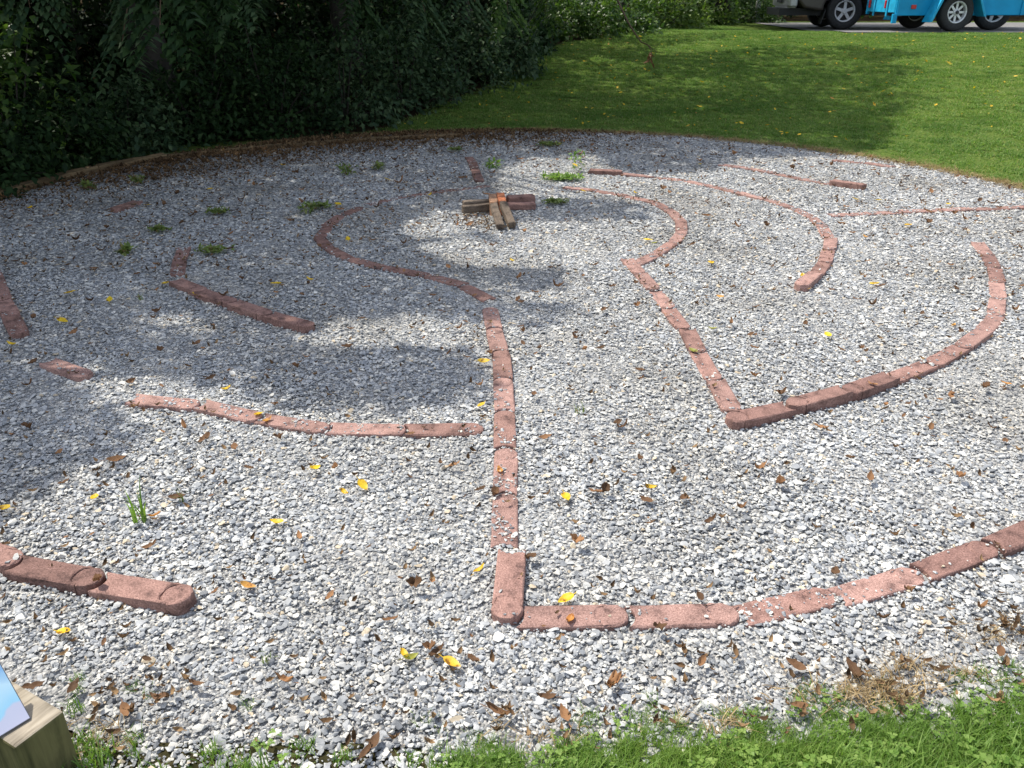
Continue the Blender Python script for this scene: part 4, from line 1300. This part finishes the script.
BROWN = [(178, 500), (430, 652), (436, 655), (473, 663), (565, 718), (660, 632), (595, 494), (604, 494), (575, 545), (415, 588), (440, 465), (455, 467), (65, 485), (235, 450), (390, 622), (612, 687),
         (205, 441), (185, 429), (135, 409), (480, 492), (495, 494), (710, 523), (780, 486), (852, 672), (795, 668), (700, 665), (285, 683), (195, 687), (160, 700), (127, 714), (375, 745), (365, 757),
         (75, 690), (35, 690), (980, 610), (1000, 655), (960, 480), (870, 480), (545, 440), (600, 350), (540, 350), (575, 335), (585, 352), (520, 328), (640, 372), (905, 270), (640, 460), (985, 390),
         (820, 430), (760, 470), (700, 600), (880, 620), (300, 540), (330, 600), (100, 590), (250, 470), (280, 440), (60, 455), (30, 430), (545, 700), (500, 715), (930, 430), (850, 460), (740, 510), (530, 560)]
for q in BROWN:
    p = un(*q, .015); big = lrng.random() < .3
    put_leaf(lrng.choice(BV), 'curled brown' if not big else 'crumpled brown', p[0], p[1], scale=lrng.uniform(.75, 1.1))
made = 0
for _ in range(3000):
    if made >= 112: break
    rr_ = RG * math.sqrt(lrng.random()) * 0.985; aa = lrng.random() * 6.283
    x, y = CX + rr_ * math.cos(aa), CY + rr_ * math.sin(aa)
    u, v, zz = proj(np.array([[x, y, 0]]))
    if not (-20 < u[0] < 1044 and 120 < v[0] < 780): continue
    if x > -1 and y > 5 and lrng.random() < .35: continue
    wds = lrng.choice(['curled brown', 'crumpled brown', 'dark brown', 'small brown'])
    made += put_leaf(lrng.choice(BV), wds, x, y, force=False, scale=lrng.uniform(.7, 1.25))
print('random brown leaves', made)

# lawn leaves: pale specks on the bank
made = 0
while made < 42:
    x, y = lrng.uniform(-2.5, 10), lrng.uniform(9.5, 17.5)
    if forest_mask(np.array([x]), np.array([y]))[0] or (y > DY0 - .3 and x > 4.8): continue
    if math.hypot(x - CX, y - CY) < RG + 0.25: continue
    u, v, zz = proj(np.array([[x, y, float(H(x, y))]]))
    if not (380 < u[0] < 1030): continue
    G_ = np.array([[x, y, float(H(x, y))]])
    sh_ = bool(shade_mask(G_)[0])
    o = obj('fallen_leaf', lrng.choice(YV + RV[:1]), None, (x, y, float(H(x, y)) + 0.036), lrng.random() * 6.28)
    o.rotation_euler = (lrng.gauss(0, .3), lrng.gauss(0, .3), lrng.random() * 6.28); sc_ = lrng.uniform(.8, 1.35); o.scale = (sc_,) * 3
    tag(o, 'small yellow leaf on the shaded part of the lawn bank' if sh_ else 'small yellow leaf on the sunlit part of the lawn bank', 'leaf', 'yellow leaves on the shaded lawn' if sh_ else 'yellow leaves on the sunlit lawn')
    made += 1

# the many smaller brown leaves and specks beyond those set one by one
N = 1150
r = RG * np.sqrt(rng.random(N)) * .985; a = rng.random(N) * 6.283
x, y = CX + r * np.cos(a), CY + r * np.sin(a)
onp = np.array([where(p, q)[1] for p, q in zip(x, y)]); x, y = x[~onp], y[~onp]; n = len(x); s = np.clip(rng.lognormal(math.log(.5), .4, n), .25, 1.2) * np.interp(y, [2.5, 5], [.62, 1.4])
scatter('leaf_debris', np.stack([x, y, np.full(n, .023)], 1), np.stack([rng.normal(0, .2, n), rng.normal(0, .2, n), rng.random(n) * 6.28], 1), np.stack([s, s, s], 1), rng.integers(0, 9, n), variants('debris_leaves', BV))
lx_, ly_ = rng.uniform(-2.5, 10, 420), rng.uniform(9.5, 16.5, 420)
kp = ~forest_mask(lx_, ly_) & (np.hypot(lx_ - CX, ly_ - CY) > RG + .3); lx_, ly_ = lx_[kp], ly_[kp]; n = len(lx_); s = rng.uniform(.5, .95, n)
scatter('lawn_leaf_specks', np.stack([lx_, ly_, H(lx_, ly_) + .03], 1), np.stack([rng.normal(0, .3, n), rng.normal(0, .3, n), rng.random(n) * 6.28], 1), np.stack([s, s, s], 1), rng.integers(0, 4, n), variants('speck_leaves', YV))

# crumbs of leaf litter: uncountable bits, thick along the shaded far rim
cL = variants('litter_bits', [fallen('litter_bit', .03, .012, .8, .05, M['litter']) for _ in range(4)])
N = 60000
r = RG * np.sqrt(rng.random(N)); a = rng.random(N) * 6.283
x, y = CX + r * np.cos(a), CY + r * np.sin(a)
rim = sstep(RG - 2.1, RG - 0.3, r) * sstep(6.0, 8.5, y) * (1 - sstep(-0.5, 2.5, x))
rimf = sstep(RG - 0.45, RG, r)
prob = 0.05 + 0.8 * rim + 0.25 * rimf + 0.12 * (x < -0.5) * (y > 5)
k = rng.random(N) < prob
x, y = x[k], y[k]
# a heap of crumbs by the cross
c = un(480, 224)
x = np.concatenate([x, c[0] + rng.normal(0, .12, 150), un(700, 205)[0] + rng.normal(0, .2, 40)]); y = np.concatenate([y, c[1] + rng.normal(0, .12, 150), un(700, 205)[1] + rng.normal(0, .15, 40)])
# bare earthy scuffs near the bottom edge
for (u, v), s_, cnt in [((110, 700), .10, 14), ((150, 715), .10, 14), ((1000, 630), .09, 30), ((700, 660), .12, 12), ((330, 750), .15, 14), ((880, 690), .10, 14)]:
    p = un(u, v); x = np.concatenate([x, p[0] + rng.normal(0, s_, cnt)]); y = np.concatenate([y, p[1] + rng.normal(0, s_ * .5, cnt)])
n = len(x); s = rng.uniform(.4, 1.2, n) * (1 + 0.9 * sstep(RG - 1.6, RG - .2, np.hypot(x - CX, y - CY)) * sstep(6.0, 8.5, y) * (1 - sstep(-.5, 2.5, x)))
scatter('leaf_litter', np.stack([x, y, np.full(n, .023)], 1), np.stack([rng.normal(0, .3, n), rng.normal(0, .3, n), rng.random(n) * 6.28], 1), np.stack([s, s, s], 1), rng.integers(0, 4, n), cL)

# ------------------------------------------------------------------ vehicles
M['rubber'] = simple('tyre_rubber', (0.022, 0.022, 0.023), 0.8, noise=0.3, scale=30)
M['alloy'] = simple('alloy', (0.55, 0.55, 0.56), 0.55, 0.0, noise=0.05)
M['galv'] = simple('galvanised_steel', (0.62, 0.63, 0.64), 0.45, 0.25, noise=0.15, scale=25)
M['chrome'] = simple('chrome', (0.38, 0.38, 0.38), 0.3, 0.2)
M['taupe'] = simple('taupe_paint', (0.06, 0.05, 0.041), 0.35, 0.0, 0.4, noise=0.04)
M['blackp'] = simple('black_plastic', (0.015, 0.015, 0.016), 0.6)
M['glass'] = simple('dark_glass', (0.02, 0.025, 0.03), 0.05, 0.0, 0.8)
M['redlens'] = simple('red_lens', (0.45, 0.015, 0.015), 0.2, 0, .6)
M['blue'] = simple('turquoise_paint', (0.004, 0.27, 0.50), 0.5, 0.0, 0.25, noise=0.12, scale=4)
M['blue2'] = simple('turquoise_paint_worn', (0.015, 0.33, 0.56), 0.5, 0.0, 0.3, noise=0.2, scale=9)
M['steel'] = simple('painted_dark_steel', (0.03, 0.03, 0.032), 0.6)
M['paleconc'] = simple('pale_post_paint', (0.55, 0.56, 0.52), 0.7, noise=0.12)


def lathe(bm, prof, seg=36):
    """profile (radius, y) round the y axis"""
    rings = []
    for i in range(seg):
        t = i / seg * 2 * math.pi
        rings.append([bm.verts.new((r_ * math.cos(t), y_, r_ * math.sin(t))) for r_, y_ in prof])
    for i in range(seg):
        A_, B_ = rings[i], rings[(i + 1) % seg]
        for j in range(len(prof) - 1): bm.faces.new((A_[j], A_[j + 1], B_[j + 1], B_[j]))


def wheel(parent, loc, R, wd, rimr, style, out_sign):
    """wheel whose face looks toward out_sign * y"""
    e = bpy.data.objects.new('wheel', None); COL.objects.link(e); e.parent = parent; e.location = loc
    e.rotation_euler = (0, lrng.random(), 0 if out_sign > 0 else math.pi)
    h = wd / 2
    bm = bmesh.new()
    lathe(bm, [(rimr, -h * .85), (R * .9, -h), (R * .975, -h * .8), (R, -h * .45), (R, h * .45), (R * .975, h * .8), (R * .9, h), (rimr * 1.05, h * .92), (rimr, h * .8), (rimr, -h * .85)])
    obj('tyre', bm_mesh('tyre', bm, M['rubber'], True), e)
    bm = bmesh.new()
    lathe(bm, [(rimr * .93, -h * .8), (rimr * 1.0, -h * .8), (rimr * 1.02, h * .8), (rimr * .97, h * .9), (rimr * .88, h * .78), (rimr * .86, h * .1), (rimr * .93, -h * .8)])
    nsp = 5 if style == 'alloy' else 8
    lathe(bm, [(0.001, h * .75), (rimr * .2, h * .75), (rimr * .3, h * .55), (rimr * .3, h * .1), (0.001, h * .1)], 20)
    for i in range(nsp):
        t = i / nsp * 2 * math.pi
        if style == 'alloy':
            add_box(bm, (math.cos(t) * rimr * .57, h * .5, math.sin(t) * rimr * .57), (rimr * .72, h * .3, rimr * .27), Matrix.Rotation(-t, 3, 'Y'))
        else:
            add_box(bm, (math.cos(t) * rimr * .62, h * .35, math.sin(t) * rimr * .62), (rimr * .66, h * .2, rimr * .2), Matrix.Rotation(-t, 3, 'Y'))
    obj('rim', bm_mesh('rim', bm, M['alloy'] if style == 'alloy' else M['galv']), e)
    bm = bmesh.new(); lathe(bm, [(0.001, h * .05), (rimr * .9, h * .05), (rimr * .9, -h * .3), (0.001, -h * .3)], 24)
    obj('brake_drum', bm_mesh('brake_drum', bm, M['steel']), e)
    if style != 'alloy':
        bm = bmesh.new(); lathe(bm, [(0.001, h * .95), (rimr * .16, h * .92), (rimr * .18, h * .7)], 16)
        obj('hub_cap', bm_mesh('hub_cap', bm, M['steel'], True), e)
    return e


def extrude_profile(prof, y0, y1):
    bm = bmesh.new()
    A_ = [bm.verts.new((x, y0, z)) for x, z in prof]; B_ = [bm.verts.new((x, y1, z)) for x, z in prof]
    n = len(prof)
    bm.faces.new(A_); bm.faces.new(B_[::-1])
    for i in range(n):
        j = (i + 1) % n; bm.faces.new((A_[i], B_[i], B_[j], A_[j]))
    return bm


def arch(cx, R, z0, n=12):
    """wheel arch points from rear to front"""
    a0 = math.asin(max(-1, min(1, (z0 - 0.36) / R)))
    return [(cx - R * math.cos(t), 0.36 + R * math.sin(t)) for t in np.linspace(a0, math.pi - a0, n)]


# pickup truck: local x forward, rear wheel at the origin
wc = un_t(845, 29)
tw_h = math.radians(-4)
trw = 0.36
ypos = 19.1
tx = (845 - 512) / FPX * ((ypos * math.cos(PITCH)) + (CAMH - 0.83 - trw) * math.sin(PITCH))
truck = empty('pickup_truck', (tx, ypos, float(H(tx, ypos)) + 0.015), tw_h)
tag(truck, 'taupe pickup truck with chrome rear bumper parked at the lawn crest', 'truck')
WB = 3.05
prof = [(-0.98, 0.55), (-0.86, 0.42)] + arch(0, 0.46, 0.36)[0:] + [(0.62, 0.32), (WB - 0.62, 0.32)] + arch(WB, 0.46, 0.36) + [(WB + 0.8, 0.34), (WB + 0.95, 0.5), (WB + 0.95, 0.95), (WB + 0.85, 1.05), (WB - 0.55, 1.12), (0.95, 1.12), (-0.98, 1.10)]
b_ = obj('body', bm_mesh('body', extrude_profile(prof, -0.02, 1.82), M['taupe']), truck); bevel(b_, 0.05, 3)
cab = [(1.0, 1.10), (1.12, 1.72), (1.35, 1.80), (2.35, 1.78), (2.95, 1.12)]
b_ = obj('cab', bm_mesh('cab', extrude_profile(cab, 0.10, 1.70), M['taupe']), truck); bevel(b_, 0.06, 3)
for nm, pr_ in (('side_window', [(1.2, 1.18), (1.28, 1.66), (1.75, 1.70), (1.75, 1.18)]), ('side_window', [(1.82, 1.18), (1.82, 1.70), (2.3, 1.68), (2.72, 1.18)])):
    obj(nm, bm_mesh(nm, extrude_profile(pr_, 0.085, 0.0995), M['glass']), truck)
bm = bmesh.new(); add_box(bm, (-1.07, 0.90, 0.56), (0.16, 1.74, 0.24)); add_box(bm, (-1.04, 0.9, 0.44), (0.2, 1.2, 0.10))
b_ = obj('bumper', bm_mesh('bumper', bm, M['chrome']), truck); bevel(b_, 0.035, 3)
bm = bmesh.new(); add_box(bm, (-1.185, 0.9, 0.56), (0.01, 0.5, 0.09)); obj('bumper_recess', bm_mesh('bumper_recess', bm, M['blackp']), truck)
for yy in (0.08, 1.72):
    bm = bmesh.new(); add_box(bm, (-0.99, yy, 0.86), (0.07, 0.14, 0.36)); b_ = obj('tail_light', bm_mesh('tail_light', bm, M['redlens']), truck); bevel(b_, .02)
bm = bmesh.new(); add_box(bm, (0.5, 0.9, 0.34), (3.6, 1.3, 0.14)); obj('chassis', bm_mesh('chassis', bm, M['blackp']), truck)
for xx in (0, WB):
    for yy, sg in ((0.11, -1), (1.69, 1)):
        wheel(truck, (xx, yy, trw), trw, 0.24, 0.21, 'alloy', sg)
bm = bmesh.new(); add_box(bm, (-0.44, 0.1, 0.25), (0.02, 0.22, 0.28), Matrix.Rotation(0.25, 3, 'Y')); obj('mud_flap', bm_mesh('mud_flap', bm, M['blackp']), truck)

# trailer: local x forward, near wheel at the origin
yt = 16.95
xt = (954.5 - 512) / FPX * ((yt * math.cos(PITCH)) + (CAMH - 0.885 - 0.33) * math.sin(PITCH))
trl = empty('box_trailer', (xt, yt, float(H(xt, yt)) + 0.015), math.radians(7))
tag(trl, 'turquoise blue box trailer with flared fender parked before the pickup truck', 'trailer')
zb, ztp = 0.27, 1.05
bm = bmesh.new()
x0, x1, y0, y1 = -1.1, 2.3, 0.14, 1.21
add_box(bm, ((x0 + x1) / 2, y0, (zb + ztp) / 2), (x1 - x0, 0.05, ztp - zb))
add_box(bm, ((x0 + x1) / 2, y1, (zb + ztp) / 2), (x1 - x0, 0.05, ztp - zb))
add_box(bm, (x1, (y0 + y1) / 2, (zb + ztp) / 2), (0.05, y1 - y0 - 0.05, ztp - zb))
add_box(bm, ((x0 + x1) / 2, (y0 + y1) / 2, 0.42), (x1 - x0 - 0.06, y1 - y0 - 0.06, 0.04))
b_ = obj('body', bm_mesh('body', bm, M['blue']), trl); bevel(b_, 0.012)
bm = bmesh.new(); add_box(bm, (x0 + 0.02, (y0 + y1) / 2, (zb + ztp) / 2 + .02), (0.035, y1 - y0 - 0.07, ztp - zb - 0.06))
for yy in (y0 + 0.3, y1 - 0.3): add_box(bm, (x0 - 0.008, yy, 0.6), (0.02, 0.05, 0.7))
b_ = obj('tailgate', bm_mesh('tailgate', bm, M['blue2']), trl); bevel(b_, 0.008)
bm = bmesh.new()
for xx in np.linspace(x0 + 0.04, x1 - 0.04, 5):
    if abs(xx) > 0.6: add_box(bm, (xx, y0 - 0.035, (zb + ztp) / 2), (0.05, 0.02, ztp - zb))
add_box(bm, ((x0 + x1) / 2, y0 - 0.036, ztp - 0.03), (x1 - x0, 0.03, 0.06))
add_box(bm, (x0 - 0.02, y0 - 0.03, 0.22), (0.08, 0.06, 0.16))
b_ = obj('side_rib', bm_mesh('side_rib', bm, M['blue']), trl); bevel(b_, 0.006)
bm = bmesh.new(); add_box(bm, ((x0 + x1) / 2, y0 + 0.18, 0.31), (x1 - x0 - .1, 0.06, 0.10)); add_box(bm, ((x0 + x1) / 2, y1 - 0.18, 0.31), (x1 - x0 - .1, 0.06, 0.10))
add_box(bm, (0, (y0 + y1) / 2, 0.33), (0.08, 1.3, 0.08)); add_box(bm, (x0 + 0.1, (y0 + y1) / 2, 0.31), (0.08, 1.1, 0.1)); add_box(bm, (x1 + 0.6, (y0 + y1) / 2, 0.38), (1.3, 0.08, 0.08))
obj('chassis', bm_mesh('chassis', bm, M['steel']), trl)
for s0, s1 in ((-0.155, 0.115), (1.235, 1.505)):
    fp = [(-0.56, 0.16), (-0.50, 0.17), (-0.33, 0.60), (0.33, 0.60), (0.50, 0.26), (0.56, 0.25), (0.36, 0.64), (-0.36, 0.64)]
    b_ = obj('fender', bm_mesh('fender', extrude_profile(fp, s0, s1), M['blue2']), trl); bevel(b_, 0.01)
wheel(trl, (0, 0, 0.33), 0.33, 0.20, 0.19, 'steel', -1)
wheel(trl, (0, 1.35, 0.33), 0.33, 0.20, 0.19, 'steel', 1)
for nm, c_, s_ in (('tail_light', (x0 - 0.012, y0 + 0.36, 0.46), (0.03, 0.05, 0.14)), ('tail_light', (x0 - 0.012, y1 - 0.12, 0.46), (0.03, 0.05, 0.14)), ('side_marker', (x0 + 0.33, y0 - 0.034, 0.42), (0.10, 0.02, 0.07))):
    bm = bmesh.new(); add_box(bm, c_, s_); b_ = obj(nm, bm_mesh(nm, bm, M['redlens']), trl); bevel(b_, 0.008)

# pale post beside the truck
pp = at_px(769, 24, 0.0)
root = empty('gate_post', (pp[0], pp[1] + 1.2, float(H(pp[0], pp[1] + 1.2))))
tag(root, 'pale square post left of the pickup bumper at the lawn crest', 'post')
bm = bmesh.new(); add_box(bm, (0, 0, 0.55), (0.11, 0.11, 1.2)); b_ = obj('shaft', bm_mesh('shaft', bm, M['paleconc']), root); bevel(b_, .01)
bm = bmesh.new(); add_box(bm, (0, 0, 1.17), (0.15, 0.15, 0.04)); b_ = obj('post_cap', bm_mesh('post_cap', bm, M['paleconc']), root); bevel(b_, .01)
bm = bmesh.new(); add_box(bm, (0, 0, 0.06), (0.20, 0.20, 0.14)); b_ = obj('footing', bm_mesh('footing', bm, M['paleconc']), root); bevel(b_, .01)
